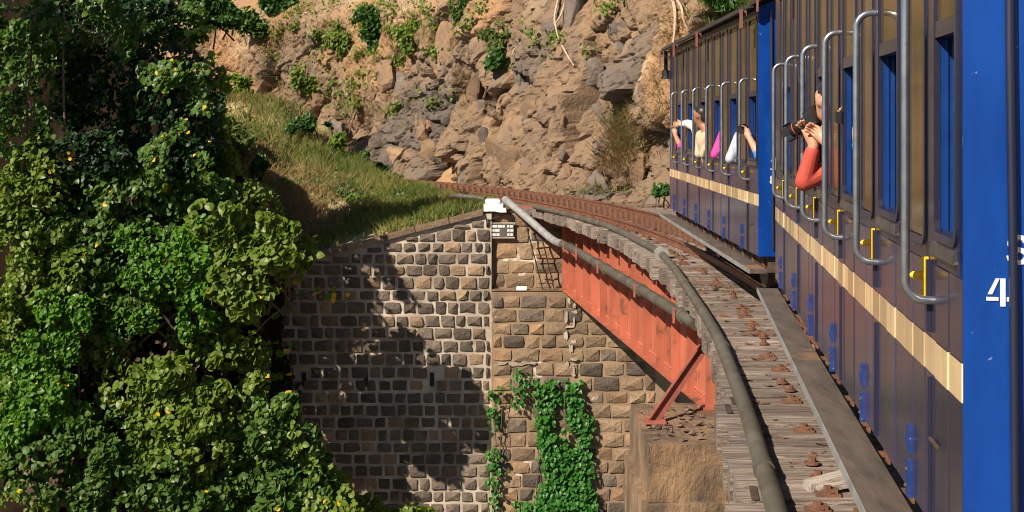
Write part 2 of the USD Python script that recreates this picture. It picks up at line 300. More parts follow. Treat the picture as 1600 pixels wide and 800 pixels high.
rocks = [(885, 38, 24, 62, 'rock_grey', .25), (918, 112, 24, 24, 'rock_grey', 0), (935, 182, 28, 27, 'rock_grey', .1), (942, 214, 22, 14, 'rock_tan', 0), (768, 250, 56, 42, 'rock_tan', .3), (868, 242, 40, 40, 'rock_tan', 0),
         (690, 90, 26, 56, 'rock_tan', .1), (622, 132, 28, 28, 'rock_grey', .5), (590, 120, 34, 26, 'rock_tan', -.3), (772, 168, 26, 12, 'rock_grey', 0), (822, 178, 40, 26, 'rock_tan', .2), (805, 125, 16, 36, 'rock_grey', .2), (748, 215, 18, 18, 'rock_grey', 0),
         (960, 42, 26, 12, 'rock_grey', .1), (700, 190, 30, 22, 'rock_tan', 0), (650, 200, 26, 20, 'rock_tan', .4), (545, 175, 30, 18, 'rock_tan', 0), (665, 240, 22, 22, 'rock_tan', .2), (930, 290, 26, 16, 'rock_grey', .6), (990, 262, 24, 30, 'rock_tan', .2), (735, 120, 20, 40, 'rock_tan', .1), (840, 75, 22, 40, 'rock_tan', -.2), (480, 150, 26, 20, 'rock_tan', .2), (520, 205, 20, 16, 'rock_grey', .2), (610, 245, 24, 20, 'rock_tan', .1)]
for k in range(30):
    rocks.append((rng.uniform(470, 1010), rng.uniform(60, 285), rng.uniform(7, 16), rng.uniform(6, 14), ('rock_tan', 'rock_tan', 'rock_grey')[k % 3], rng.uniform(-.5, .5)))
for k, (px, py, w, h, m, tilt) in enumerate(rocks):
    p, nn = on_cliff(px, py); s = p[1] / F; nn[2] = .15; nn /= np.linalg.norm(nn)
    v, f = rock((w * s * 1.05, min(w, h) * s * .85, h * s * 1.05), 100 + k)
    c, q = math.cos(tilt), math.sin(tilt); v = v @ np.array([[c, 0, -q], [0, 1, 0], [q, 0, c]])
    a = math.atan2(nn[0], -nn[1]); c, q = math.cos(-a), math.sin(-a); v = v @ np.array([[c, -q, 0], [q, c, 0], [0, 0, 1]])
    obj('rock', (v + p - nn * min(w, h) * s * .38, f), m, cliff)

# grassy bank inside the curve, behind the wing wall
ctl = [(500, 397, 33.8), (560, 381, 33.8), (640, 360, 33.8), (700, 345, 33.8), (752, 332, 33.8), (790, 322, 34.2), (830, 312, 36), (400, 425, 33.8), (300, 440, 33.8),
       (745, 304, 37.5), (715, 299, 40), (680, 292, 42), (640, 284.5, 43.4), (600, 272, 44), (560, 250, 44.5), (500, 214, 45.5), (450, 205, 46), (400, 188, 46), (330, 150, 46.5), (250, 105, 48), (150, 60, 50), (40, 20, 52), (-100, -20, 54),
       (600, 330, 36.5), (660, 318, 38), (540, 335, 37), (560, 295, 39.5), (480, 290, 40), (420, 300, 38.5), (330, 300, 37.5), (350, 220, 42), (200, 300, 36.5), (60, 300, 35.5), (-100, 280, 36), (200, 150, 44), (50, 130, 46)]
cp = np.array([at(*c) for c in ctl])
# beyond the crest the ground drops to the cutting of the track
for q in (46.5, 49, 52, 56): cp = np.vstack([cp, [_sp(q) - 1.4 if q > 46 else 0, q, -.2]])
rb = RBFInterpolator(cp[:, :2], cp[:, 2], kernel='thin_plate_spline', smoothing=.02)
bxs, bys = np.meshgrid(np.linspace(-24, 1.4, 240), np.linspace(33.62, 56, 220), indexing='ij')
def track_clear(x, y):
    return x - (_sp(y) - .75)
bh = rb(np.column_stack([bxs.ravel(), bys.ravel()])).reshape(bxs.shape)
dtr = track_clear(bxs, bys)
bh += (fbm(np.stack([bxs, bys, 0 * bxs], -1) * .8, 4, 55) - .5) * .75 * np.clip((bys - 33.9) / 1.5, 0, 1)
bh = np.where(dtr > -.9, np.minimum(bh, -.27 + np.clip(-dtr, 0, 2) * .55), bh)
bh = np.where(dtr > 0, -.30, bh)
BANK = np.stack([bxs, bys, bh], -1)
struct('grass_bank', (BANK.reshape(-1, 3), gridfaces(240, 220)), 'bank_soil')
def bank_z(x, y):
    i = np.clip(((x + 24) / 25.4 * 239), 0, 238.99); j = np.clip((y - 33.62) / 22.38 * 219, 0, 218.99)
    a, b = i.astype(int), j.astype(int); u, v = i - a, j - b
    return (bh[a, b] * (1 - u) * (1 - v) + bh[a + 1, b] * u * (1 - v) + bh[a, b + 1] * (1 - u) * v + bh[a + 1, b + 1] * u * v)

# steep hillside at the left, under the creepers
hx, hh = np.meshgrid(np.linspace(-30, -3.6, 110), np.linspace(0, 1, 90), indexing='ij')
htop = PchipInterpolator([-30, -14, -11.5, -9.4, -8, -6.8, -5.8, -5.1, -4.3, -3.6], [6, 5.5, 5.0, 3.8, 2.9, 1.5, -.1, -1.1, -1.9, -2.4])(hx)
hh = htop + (-18 - htop) * hh
hp = np.stack([hx, hh, 0 * hx], -1)
hd = 32.6 - .20 * np.clip(0 - hh, -2, 14) + .9 * np.clip(hh, 0, 9) + .9 * np.clip(hx + 6.6, 0, 9) ** 1.3 + (fbm(hp * .5, 4, 71) - .5) * 1.6
struct('hillside', (np.stack([hx, hd, hh], -1).reshape(-1, 3), gridfaces(110, 90)), 'hill_soil_shade')

# ballast shelf beyond the bridge
bl = RAIL[(zz > 33.75)]
prof = [(-1.3, -.42), (-.7, -.235), (1.7, -.235), (2.3, -.26), (6.5, -.2)]
bv = np.stack([np.column_stack([offset(bl, o), np.full(len(bl), h)]) for o, h in prof], 1); bv[:, :, 2] += (fbm(bv * 2.0, 3, 77) - .5) * .12
struct('track_bed', (bv.reshape(-1, 3), gridfaces(len(bl), len(prof))[:, ::-1]), 'ballast')
stn = MB()
for k in range(900):
    i = rng.integers(0, 260); o = rng.choice([rng.uniform(1.55, 3.0), rng.uniform(-.6, 1.6), rng.uniform(-1.0, -.2)]); p = offset(bl[i:i + 2], o)[0]
    s = rng.uniform(.03, .075); v, f = trimesh.convex.convex_hull(rng.normal(size=(9, 3))), None
    stn.add(v.vertices * s + [p[0], p[1], -.215], v.faces)
struct('ballast_stones', stn.get(), 'ballast'); stage.GetPrimAtPath('/World/ballast_stones').SetCustomDataByKey('kind', 'stuff')

# ------------------------------------------------------------------ the railway: sleepers, rails, rack
track = thing('railway_track', 'curved metre gauge rack railway track with timber sleepers', 'track', kind='structure')
def sweep(line, prof, zs):
    pr = np.asarray(prof, float); v = np.stack([np.column_stack([offset(line, o), zs + h]) for o, h in pr], 1); n = len(pr)
    f = []
    i = np.arange(len(line) * n).reshape(len(line), n); j = np.roll(i, -1, 1)
    f = np.column_stack([i[:-1].ravel(), j[:-1].ravel(), j[1:].ravel(), i[1:].ravel()])
    return v.reshape(-1, 3), f
rail_prof = [(-.03, 0), (.03, 0), (.033, -.025), (.01, -.035), (.01, -.095), (.05, -.105), (.05, -.115), (-.05, -.115), (-.05, -.105), (-.01, -.095), (-.01, -.035), (-.033, -.025)]
RL = RAIL[::4]; cant = .07 / (1 + np.exp(-(RL[:, 1] - 28) / 2.0))
obj('rail', sweep(RL, rail_prof, 0 * cant), 'rail_rust', track); obj('rail', sweep(offset(RL, 1.0), rail_prof, cant), 'rail_rust', track)
CEN = offset(RAIL, .5)
for d in (-.045, .045):
    R = offset(RL, .5 + d); obj('rack_rail', sweep(R, [(-.012, .075), (.012, .075), (.012, -.055), (-.012, -.055)], cant * .5), 'rail_rust', track)
acc, step = 0, .42; cl = np.concatenate([[0], np.cumsum(np.linalg.norm(np.diff(CEN, axis=0), axis=1))])
fx, fy = PchipInterpolator(cl, CEN[:, 0]), PchipInterpolator(cl, CEN[:, 1])
for d in np.arange(cl[np.searchsorted(CEN[:, 1], 19)], cl[-1], .42):
    x, y = fx(d), fy(d); t = np.array([fx(d + .1) - x, fy(d + .1) - y]); t /= np.linalg.norm(t); z0 = .5 * .07 / (1 + math.exp(-(y - 28) / 2))
    if y > 47: break
    m = MB(); n = np.array([t[1], -t[0], 0]); T = np.array([*t, 0])
    m.obox([x, y, z0 - .035], T * .09, n * .11, [0, 0, .085]); m.obox([x, y, z0 + .02], T * .03, n * .03, [0, 0, .07])
    obj('rack_chair', m.get(), 'rust', track)
# sleepers: on the bridge they end on the deck line, beyond it they follow the rails
zc = -4.0; ki = 0; sleepers_at = []
while zc < 46:
    onb = zc < 33.3
    xr = float(_sp(zc)); h = float((_sp(zc + .2) - _sp(zc - .2)) / .4); hd_ = math.atan(h)
    n = np.array([math.cos(hd_), -math.sin(hd_), 0]); t = np.array([math.sin(hd_), math.cos(hd_), 0])
    if onb:
        xl = float(deck_x(zc)) + rng.normal(0, .03); L = 3.0; a = np.array([xl, zc, 0])
        if zc > 21: a = a + t * 0
        w, hh_ = .128 + rng.normal(0, .008), .10
        top = S_TOP + rng.normal(0, .006)
        # left end lies on the deck line: step along the sleeper direction so that ends stay on it
    else:
        a = np.array([xr, zc, 0]) - n * .48; L = 1.95; w, hh_, top = .11, .06, S_TOP - .01
    b = a + n * L
    c = (a + b) / 2 + np.array([0, 0, top - hh_]); tw = rng.normal(0, .012); t2 = t + n * tw
    m = MB(); ch = .012
    # box with chamfered top edges
    e = [(-w, -hh_), (-w, hh_ - ch), (-w + ch, hh_), (w - ch, hh_), (w, hh_ - ch), (w, -hh_)]
    v = np.array([c + s * n * L / 2 + t2 * p + np.array([0, 0, q]) + np.array([0, 0, rng.normal(0, .003)]) for s in (-1, 1) for p, q in e])
    f = [[i, (i + 1) % 6, 6 + (i + 1) % 6, 6 + i] for i in range(6)]; f += [[0, 5, 4, 1], [1, 4, 3, 2], [6, 7, 10, 11], [7, 8, 9, 10]]
    obj('sleeper', (v, np.array(f)), 'sleeper_wood', track)
    sleepers_at.append((zc, a, n, t, top, onb))
    zc += .315 if onb else .62
hexf = trimesh.creation.cylinder(.024, .03, sections=6); pan = trimesh.creation.cylinder(.045, .012, sections=12)
for (zc, a, n, t, top, onb) in sleepers_at:
    if not onb or zc < 5.5: continue
    if rng.random() < .7:
        m = MB(); o = a + n * (.46 + rng.normal(0, .012)) + np.array([0, 0, top])
        if rng.random() < .45:
            m.obox(o + [0, 0, .006], n * .065, t * .05, [0, 0, .008]); m.obox(o + [0, 0, .02] + n * .02, n * .03, t * .028, [0, 0, .016])
        m.add(pan.vertices + o + [0, 0, .016], pan.faces); m.add(hexf.vertices + o + [0, 0, .034], hexf.faces)
        obj('bolt', m.get(), 'rust', track)
    if rng.random() < .15:
        o = a + n * (.62 + rng.uniform(0, .4)) + np.array([0, 0, top + .008]); m = MB().obox(o, n * .05, t * .03, [0, 0, .01]); m.add(hexf.vertices * .7 + o + [0, 0, .018], hexf.faces)
        obj('bolt', m.get(), 'rust', track)
    if rng.random() < .35 and zc < 14:
        o = a + n * (.06 + rng.uniform(0, .06)); obj('end_strap', MB().obox(o + [0, 0, top - .1], n * .003 + 0, t * .136, [0, 0, .102]).obox(o + [0, 0, top + .002], n * .02, t * .136, [0, 0, .003]).get(), 'dark_iron', track)

ch_ = MB(); rc = np.random.default_rng(15)
for k in range(900):
    zc, a, n, t, top, onb = sleepers_at[rc.integers(20, len(sleepers_at))]
    if not onb: continue
    o = a + n * rc.uniform(.15, 1.3) + t * rc.uniform(-.12, .12) + np.array([0, 0, top + .006]); h = trimesh.convex.convex_hull(rc.normal(size=(7, 3))); ch_.add(h.vertices * rc.uniform(.006, .022) * [1.8, 1, .5] + o, h.faces)
single('deck_debris', ch_.get(), 'rust', 'rusty chips and crumbs strewn over the sleepers', 'debris', kind='stuff')

# ------------------------------------------------------------------ bridge: girders, pier, brace
G_H, G_A, G_B = EYE - 3.82, -.102, 4.70
def gx_(y, o=0): return G_A * y + G_B + o
gdir = np.array([math.sin(math.atan(G_A)), math.cos(math.atan(G_A)), 0]); gnor = np.array([gdir[1], -gdir[0], 0])
def girder(y0, y1, xa, xb, label, place):
    a, b = np.array([xa, y0, 0]), np.array([xb, y1, 0]); L = np.linalg.norm(b - a); d = (b - a) / L; n = np.array([d[1], -d[0], 0]); top, bot = S_TOP - .205, G_H
    g = thing('plate_girder', label, 'girder', (a + b) / 2 + [0, 0, bot])
    mid, U = (a + b) / 2, np.array([0, 0, 1.0]); zc = (top + bot) / 2
    obj('top_flange', MB().obox(mid + U * (top - .012) + n * .0, d * L / 2, n * .17, U * .012).get(), 'girder_red', g)
    obj('bottom_flange', MB().obox(mid + U * (bot + .014), d * (L / 2 + .002), n * .17, U * .014).get(), 'girder_red', g)
    obj('flange_angle', MB().obox(mid + U * (bot + .078) - n * .014, d * (L / 2 - .001), n * .006, U * .05).get(), 'girder_red', g)
    sp__ = np.linspace(-L / 2 + .06, L / 2 - .06, int(L / .95)); ed = np.concatenate([[-L / 2], sp__[1:-1], [L / 2]])
    for k, (e0, e1) in enumerate(zip(ed[:-1], ed[1:])): obj('web_plate', MB().obox(mid + d * (e0 + e1) / 2 + U * zc + n * .003 * (k % 2), d * ((e1 - e0) / 2 + .001), n * .008, U * ((top - bot) / 2 - .002 * (k % 2))).get(), 'girder_red', g)
    for s in np.linspace(-L / 2 + .06, L / 2 - .06, int(L / .95)):
        obj('stiffener', MB().obox(mid + d * s + U * zc - n * .075, d * .007, n * .066, U * ((top - bot) / 2 - .03)).obox(mid + d * (s + .045) + U * zc - n * .0125, d * .036, n * .0045, U * ((top - bot) / 2 - .135)).get(), 'girder_red', g)
        for q in np.arange(bot + .2, top - .1, .14):
            pass
    rv = MB(); hs = trimesh.creation.icosphere(1, .021)
    for s in np.arange(-L / 2 + .1, L / 2 - .1, .13):
        rv.add(hs.vertices[:, [0, 1, 2]] + mid + d * s + U * (bot + .1) - n * .02, hs.faces)
    obj('rivets', rv.get(), 'girder_red', g, kind='stuff')
    return g
GL = girder(19.35, 33.5, gx_(19.35), gx_(33.5), 'long salmon red plate girder carrying the far span to the stone abutment', 'left')
girder(19.35, 33.5, gx_(19.35, 1.6), gx_(33.5, 1.6), 'second red plate girder hidden behind the long salmon one under the sleepers', 'right')
girder(1.0, 17.2, 1.05, 2.72, 'red plate girder of the near span under the sleeper ends, before the pier', 'left')
xf = MB()
for y in np.linspace(20, 33, 7): obj('cross_frame', MB().bar([gx_(y) + .01, y, S_TOP - .6], [gx_(y, 1.6) - .18, y, S_TOP - .6], .1, .1).get(), 'girder_red', GL)


pier = thing('bridge_pier', 'stained masonry pier block that carries the near end of the salmon girder', 'pier', (3.0, 18.6, -12))
def rough_block(lo, hi, seed, amp=.03, res=.16):
    b = trimesh.creation.box(bounds=[lo, hi]); b = b.subdivide_to_size(res)
    v = b.vertices + (meshkit.fbm(b.vertices * 2.2 + seed, 4, seed)[:, None] - .5) * 2 * amp * np.sign(b.vertices - (np.array(lo) + hi) / 2)
    return v, b.faces
obj('pier_cap', rough_block([1.62, 17.28, EYE - 4.50], [4.9, 19.9, EYE - 3.835], 3), 'pier_render', pier)
obj('pier_shaft', rough_block([1.54, 17.16, -13], [5.0, 20.0, EYE - 4.51], 5, .05), 'pier_render', pier)
deb = MB()
for k in range(70):
    h = trimesh.convex.convex_hull(rng.normal(size=(8, 3))); deb.add(h.vertices * rng.uniform(.01, .035) * [1.4, 1, .6] + [rng.uniform(1.7, 2.8), rng.uniform(17.4, 19.6), EYE - 3.81], h.faces)
obj('rubble', deb.get(), 'ballast', pier, kind='stuff')
obj('bearing_plate', Box([2.45, 19.15, EYE - 3.86], [2.95, 19.8, EYE - 3.822]), 'rust', pier)
br = thing('girder_brace', 'slanting dull red angle brace from the pier top to the girder end', 'brace', (1.8, 18.57, EYE - 3.82))
a, b = np.array([1.80, 18.55, EYE - 3.80]), np.array([2.60, 19.66, EYE - 3.02])
obj('angle_bar', MB().bar(a, b, .15, .016, (.3, -1, .4)).bar(a + [-.05, -.02, .035], b + [-.05, -.02, .035], .016, .075, (.3, -1, .4)).get(), 'brace_red', br)
obj('foot_plate', Box([1.68, 18.42, EYE - 3.815], [1.96, 18.74, EYE - 3.79]), 'brace_red', br)

# ------------------------------------------------------------------ pipes
def pipe(name, pts, r, m, label, collars=(), cm='pipe_grey', cr=1.3, group=None):
    pts = np.array(pts, float); s = np.concatenate([[0], np.cumsum(np.linalg.norm(np.diff(pts, axis=0), axis=1))]); f = PchipInterpolator(s, pts)
    q = np.linspace(0, s[-1], max(12, int(s[-1] / .25)))
    t = thing(name, label, 'pipe', pts[0])
    obj('tube', MB().tube(f(q), r, 18).get(), m, t, smooth=40)
    for c, w in collars:
        k = c * s[-1]; obj('collar', MB().tube(f(np.linspace(k - w, k + w, 4)), r * cr, 18).get(), cm, t, smooth=40)
    return t, f, s
PH = S_TOP + .058
pp = [(1.0, 4.6), (1.286, 7.07), (1.39, 8.09), (1.53, 9.45), (1.657, 10.9), (1.82, 12.9), (1.92, 14.7), (2.03, 17.1), (2.13, 19.5), (2.15, 21.2), (2.04, 23.2), (1.76, 26.6), (1.29, 29.3), (.5, 32.9)]
t, fpipe, sp_ = pipe('water_pipe', [(x, y, PH) for x, y in pp], .052, 'pipe_grey', 'long grey water pipe lying along the outer ends of the sleepers', [(.02, .06), (.117, .05), (.27, .06), (.44, .05), (.80, .05)], cr=1.14)
k = np.argmin(np.abs(fpipe(np.linspace(0, sp_[-1], 400))[:, 1] - 20.9)) / 400 * sp_[-1]
obj('pale_collar', MB().tube(fpipe(np.linspace(k - .05, k + .05, 4)), .11, 18).tube(fpipe(np.linspace(k + .09, k + .13, 4)), .095, 18).get(), 'pipe_pale', t, smooth=40)
lp = [(2.32, 18.2, EYE - 2.52), (G_A * 22 + 4.2, 22, EYE - 2.52), (G_A * 28.8 + 4.2, 28.8, EYE - 2.52), (.96, 31.7, EYE - 2.58), (.30, 32.9, EYE - 2.10), (-.045, 33.45, EYE - 1.84), (-.16, 33.7, EYE - 1.76)]
t, flp, slp = pipe('girder_pipe', lp, .08, 'pipe_grey', 'weathered pipe bracketed along the outside of the salmon girder', [(.05, .06), (.235, .05), (.44, .06), (.50, .03), (.72, .06)], cr=1.2)
for q in (.06, .24, .46, .62, .74):
    p = flp(q * slp[-1]); obj('bracket', MB().bar(p + [0, 0, -.1], p + gnor * .42 + [0, 0, -.1], .05, .05).bar(p - gnor * .1 + [0, 0, -.11], p - gnor * .1 + [0, 0, .09], .03, .03, (1, 0, 0)).get(), 'brace_red', t)
q = np.linspace(.80, 1, 14) * slp[-1]; obj('pale_section', MB().tube(flp(q), .084, 18).get(), 'pipe_pale', t, smooth=40)
pipe('bank_pipe', [(-1.45, 34.9, EYE - 1.74), (-1.2, 34.4, EYE - 1.72), (-.62, 34.0, EYE - 1.77)], .06, 'pipe_grey', 'short pale pipe running from the grass bank to the white painted block', [(.5, .04)])

# ------------------------------------------------------------------ stone walls
def stone(x0, x1, z0, z1, y, d, r):
    """rough faced block: front face of 4 corners inset and a pillowed middle"""
    j = lambda s=.012: r.normal(0, s * .7)
    o = np.array([[x0 + j(), y + .05, z0 + j()], [x1 + j(), y + .05, z0 + j()], [x1 + j(), y + .05, z1 + j()], [x0 + j(), y + .05, z1 + j()]])
    q = .012 + r.random() * .016
    mid = np.array([(o[i] + o[(i + 1) % 4]) / 2 + [j(.012), 0, j(.012)] for i in range(4)])
    ring = np.array([p for i in range(4) for p in (o[i], mid[i])]); c = ring.mean(0)
    cut = np.array([.0, .0]);
    for i in (0, 2, 4, 6): ring[i] += (c - ring[i]) * .07 * r.random()
    front = ring + (c - ring) * np.array([q / max(.1, (x1 - x0) / 2), 0, q / max(.1, (z1 - z0) / 2)]); front[:, 1] = y - d + np.array([j(.012) for _ in range(8)])
    cen = np.array([[c[0] + j(.03), y - d - .015 - r.random() * .045, c[2] + j(.03)]])
    v = np.vstack([ring, front, cen]); f = []
    for i in range(8):
        k = (i + 1) % 8; f += [[i, k, 8 + k], [i, 8 + k, 8 + i], [8 + i, 8 + k, 16]]
    return v, np.array(f)
def courses(t, y, xlo, xhi, zlo, ztop, rowh, w, mats, seed, cap, d=.028, keep=lambda x, z: True, gap=.019):
    r = np.random.default_rng(seed); pieces = []; z = zlo
    while z < ztop(xhi) + 2 and z < 3:
        hrow = rowh * r.uniform(.9, 1.1); x = xlo + r.uniform(-.3, 0)
        while x < xhi:
            wd = w * r.uniform(.72, 1.35); a, b = max(x, xlo), min(x + wd, xhi)
            if b - a > .1 and z + hrow <= min(ztop(a), ztop(b)) + .01 and keep((a + b) / 2, z + hrow / 2):
                pieces.append((a + gap, b - gap, z + gap, z + hrow - gap))
            elif b - a > .1 and z < max(ztop(a), ztop(b)) - .1 and keep((a + b) / 2, z + hrow / 2):      # cut under the slope
                zt = min(ztop(a), ztop(b)) - .01
                if zt - z > .09: pieces.append((a + gap, b - gap, z + gap, zt - gap))
            x += wd
        z += hrow
    # largest in the picture first (all lie at one distance)
    pieces.sort(key=lambda p: (abs((p[0] + p[1]) / 2 - cap[1][0]) + abs((p[2] + p[3]) / 2 - cap[1][1])))
    rest = MB()
    for k, p in enumerate(pieces):
        s = stone(*p, y, d * r.uniform(.6, 1.5), r)
        if k < cap[0]: obj('stone', s, mats[int(r.integers(len(mats)))], t)
        else: rest.add(*s)
    if rest.n: obj('stones', rest.get(), mats[0], t, kind='stuff')
WY, CY, BY = 33.50, 33.28, 33.64
px_x = lambda px: (px - CX) / F * WY
px_z = lambda py: EYE - (py - HZ) / F * WY
cop = PchipInterpolator([px_x(q) for q in (250, 400, 500, 560, 640, 700, 740, 768)], [px_z(q) for q in (462, 428, 400, 386, 364, 349, 339, 332)])
wing = thing('wing_wall', 'dark squared stone wing wall with pale mortar joints and sloping top', 'wall', (px_x(600), WY, -12))
xs = np.linspace(px_x(300), px_x(768), 30)
poly = Polygon([(x, float(cop(x))) for x in xs] + [(px_x(768), -13), (px_x(300), -13)])
def slab(poly, y0, y1):
    m = trimesh.creation.extrude_polygon(poly, y1 - y0, engine='earcut'); v = m.vertices[:, [0, 2, 1]].copy(); v[:, 1] = y0 + v[:, 1]
    return v, m.faces[:, ::-1]
obj('mortar', slab(poly, WY, WY + .9), 'mortar', wing)
weeps = [px_x(q) for q in (475, 572, 675)]; wz = px_z(592)
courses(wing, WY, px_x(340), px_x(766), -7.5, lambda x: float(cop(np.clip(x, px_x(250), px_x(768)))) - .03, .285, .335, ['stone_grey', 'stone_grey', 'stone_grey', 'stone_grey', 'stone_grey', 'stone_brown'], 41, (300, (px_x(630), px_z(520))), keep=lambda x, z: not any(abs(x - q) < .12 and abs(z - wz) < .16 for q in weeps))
for q in weeps: obj('weep_hole', Box([q - .05, WY - .02, wz - .17], [q + .05, WY + .01, wz + .15]), 'weep_hole_shade', wing)  # solid box in each opening, the hole's shade is its colour
for a, b in zip(np.linspace(px_x(330), px_x(755), 9)[:-1], np.linspace(px_x(330), px_x(755), 9)[1:]):
    m = MB().bar([a + .01, WY + .25, cop(a) + .05], [b - .01, WY + .25, cop(b) + .05], .68, .12); obj('coping_slab', m.get(), 'stone_brown', wing)

abut = thing('bridge_abutment', 'brown stained stone abutment under the far end of the salmon girder', 'wall', (1.0, CY, -12))
LEDGE = EYE - 3.82
obj('mortar', MB().box([px_x(768) + .003, CY, -13], [4.6, CY + 1.6, LEDGE - .02]).get(), 'mortar_brown', abut)
obj('back_wall', MB().box([px_x(768) + .003, BY, LEDGE - .018], [4.6, BY + 1.2, EYE - 1.98]).get(), 'mortar_brown', abut)
courses(abut, CY, px_x(768) + .01, 3.3, -7.5, lambda x: LEDGE - .03, .315, .47, ['stone_brown', 'stone_brown', 'stone_tan', 'stone_brown', 'stone_grey'], 43, (300, (1.0, px_z(600))), d=.022, gap=.012)
courses(abut, BY, px_x(768) + .02, 1.5, LEDGE, lambda x: EYE - 2.02, .36, .52, ['stone_brown', 'stone_tan', 'stone_brown'], 44, (80, (0, -1.2)), d=.018, gap=.012)
obj('ledge_slab', MB().box([px_x(768) + .004, CY - .02, LEDGE - .016], [3.3, BY - .01, LEDGE + .0]).get(), 'pier_render', abut)
obj('top_slab', MB().box([px_x(770), BY - .06, EYE - 1.978], [4.0, BY + .6, EYE - 1.90]).get(), 'pier_render', abut)
obj('steel_sill', MB().box([px_x(815), BY - .12, EYE - 1.968], [px_x(845), BY - .07, EYE - 1.91]).get(), 'brace_red', abut)
rl = np.random.default_rng(66)
for k in range(22):
    if k < 16: px, py = 890 + rl.normal(0, 5), 462 + k * 8 + rl.normal(0, 3)
    else: px, py = 785 + (k - 16) * 9 + rl.normal(0, 3), 566 + rl.normal(0, 3)
    a = np.linspace(0, 2 * np.pi, 13)[:-1]; wd, ht = (rl.uniform(.06, .20), rl.uniform(.03, .06)) if k % 3 == 0 or k >= 16 else (rl.uniform(.025, .05), rl.uniform(.08, .16)); rr = rl.uniform(.45, 1.1, 12)
    c = [(px - CX) / F * CY, EYE - (py - HZ) / F * CY]; pg = Polygon(np.column_stack([c[0] + wd * rr * np.cos(a), c[1] + ht * rr * np.sin(a)]))
    obj('lime_crust', slab(pg, CY - .058 - .001 * k, CY - .01), 'mortar', abut)
wb = thing('white_block', 'whitewashed stone block with a rounded cap where the pipes meet', 'block', (px_x(773), WY, px_z(331)))
obj('block_stone', rough_block([px_x(756), WY - .05, px_z(330)], [px_x(774), WY + .45, px_z(319.5)], 7, .02, .08), 'white_paint', wb)
obj('block_stone', rough_block([px_x(774.5), WY - .06, px_z(331)], [px_x(786), WY + .45, px_z(319.5)], 8, .02, .08), 'white_paint', wb)
obj('cap_stone', MB().tube(np.array([[px_x(758), WY + .08, px_z(315)], [px_x(760), WY + .08, px_z(315)], [px_x(779), WY + .08, px_z(315.5)], [px_x(782), WY + .08, px_z(316)]]), [.03, .065, .07, .03], 12).get(), 'white_paint', wb, smooth=50)
obj('low_step', rough_block([px_x(780), WY - .10, px_z(331.5)], [px_x(791), WY + .3, px_z(324.5)], 9, .02, .08), 'white_paint', wb)
# painted notice on the back wall (its lettering cannot be read in the photograph: rows of short white strokes)
nb = thing('notice_plate', 'small grey notice plate with rows of white lettering beside the wing wall', 'sign', (px_x(784), BY, px_z(372)))
x0, x1, z0, z1 = px_x(765.5), px_x(803), px_z(371), px_z(349.5)
obj('plate', Box([x0, BY - .11, z0], [x1, BY - .08, z1]), 'pipe_grey', nb)
for lo, hi in (([x0 - .02, BY - .115, z1], [x1 + .02, BY - .07, z1 + .022]), ([x0 - .02, BY - .115, z0 - .022], [x1 + .02, BY - .07, z0])): obj('frame_strip', Box(lo, hi), 'mortar', nb)
lt = MB()
for row, segs in enumerate(([(.03, .30), (.33, .50), (.52, .62), (.72, .80), (.83, .96)], [(.04, .18), (.2, .40), (.72, .82), (.85, .97)], [(.04, .24), (.27, .40), (.72, .81), (.84, .95)])):
    zc_ = z1 - (z1 - z0) * (.2 + .3 * row)
    for a, b in segs: lt.box([x0 + (x1 - x0) * a, BY - .114, zc_ - .026], [x0 + (x1 - x0) * b, BY - .1095, zc_ + .026])
obj('lettering', lt.get(), 'white_paint', nb)
lad = thing('iron_ladder', 'thin black iron ladder leaning on the abutment below the pipe', 'ladder', (px_x(850), CY + .1, LEDGE))
la, lb = np.array([px_x(822), BY - .22, px_z(350)]), np.array([px_x(848), BY - .26, LEDGE]); ra, rb_ = np.array([px_x(838), BY - .22, px_z(335)]), np.array([px_x(866), BY - .26, LEDGE])
obj('side_rail', MB().tube([la, lb], .017, 6).get(), 'black_iron', lad); obj('side_rail', MB().tube([ra, rb_], .017, 6).get(), 'black_iron', lad)
for q in (.02, .24, .47, .70, .9):
    a = la + (lb - la) * q; zq = (a[2] - ra[2]) / (rb_[2] - ra[2]); b = ra + (rb_ - ra) * zq; obj('rung', MB().bar(a - [.05, 0, 0], b + [.02, 0, 0], .022, .022, (0, 1, 0)).get(), 'black_iron', lad)
single('white_stone', rough_block([px_x(807), CY + .02, LEDGE + .0], [px_x(823), CY + .2, LEDGE + .08], 12, .02, .06), 'white_paint', 'small whitewashed stone lying on the abutment ledge by the ladder foot', 'stone')
dp = thing('drain_pipe', 'dark iron downpipe in the corner of the wing wall beside the notice plate', 'pipe', (px_x(770), BY, LEDGE))  # no pipe here: a black strip added to draw the corner's cast shadow
obj('tube', MB().tube([[px_x(769.5), BY - .09, px_z(343)], [px_x(770.5), BY - .09, px_z(445)]], .022, 8).get(), 'black_iron', dp)

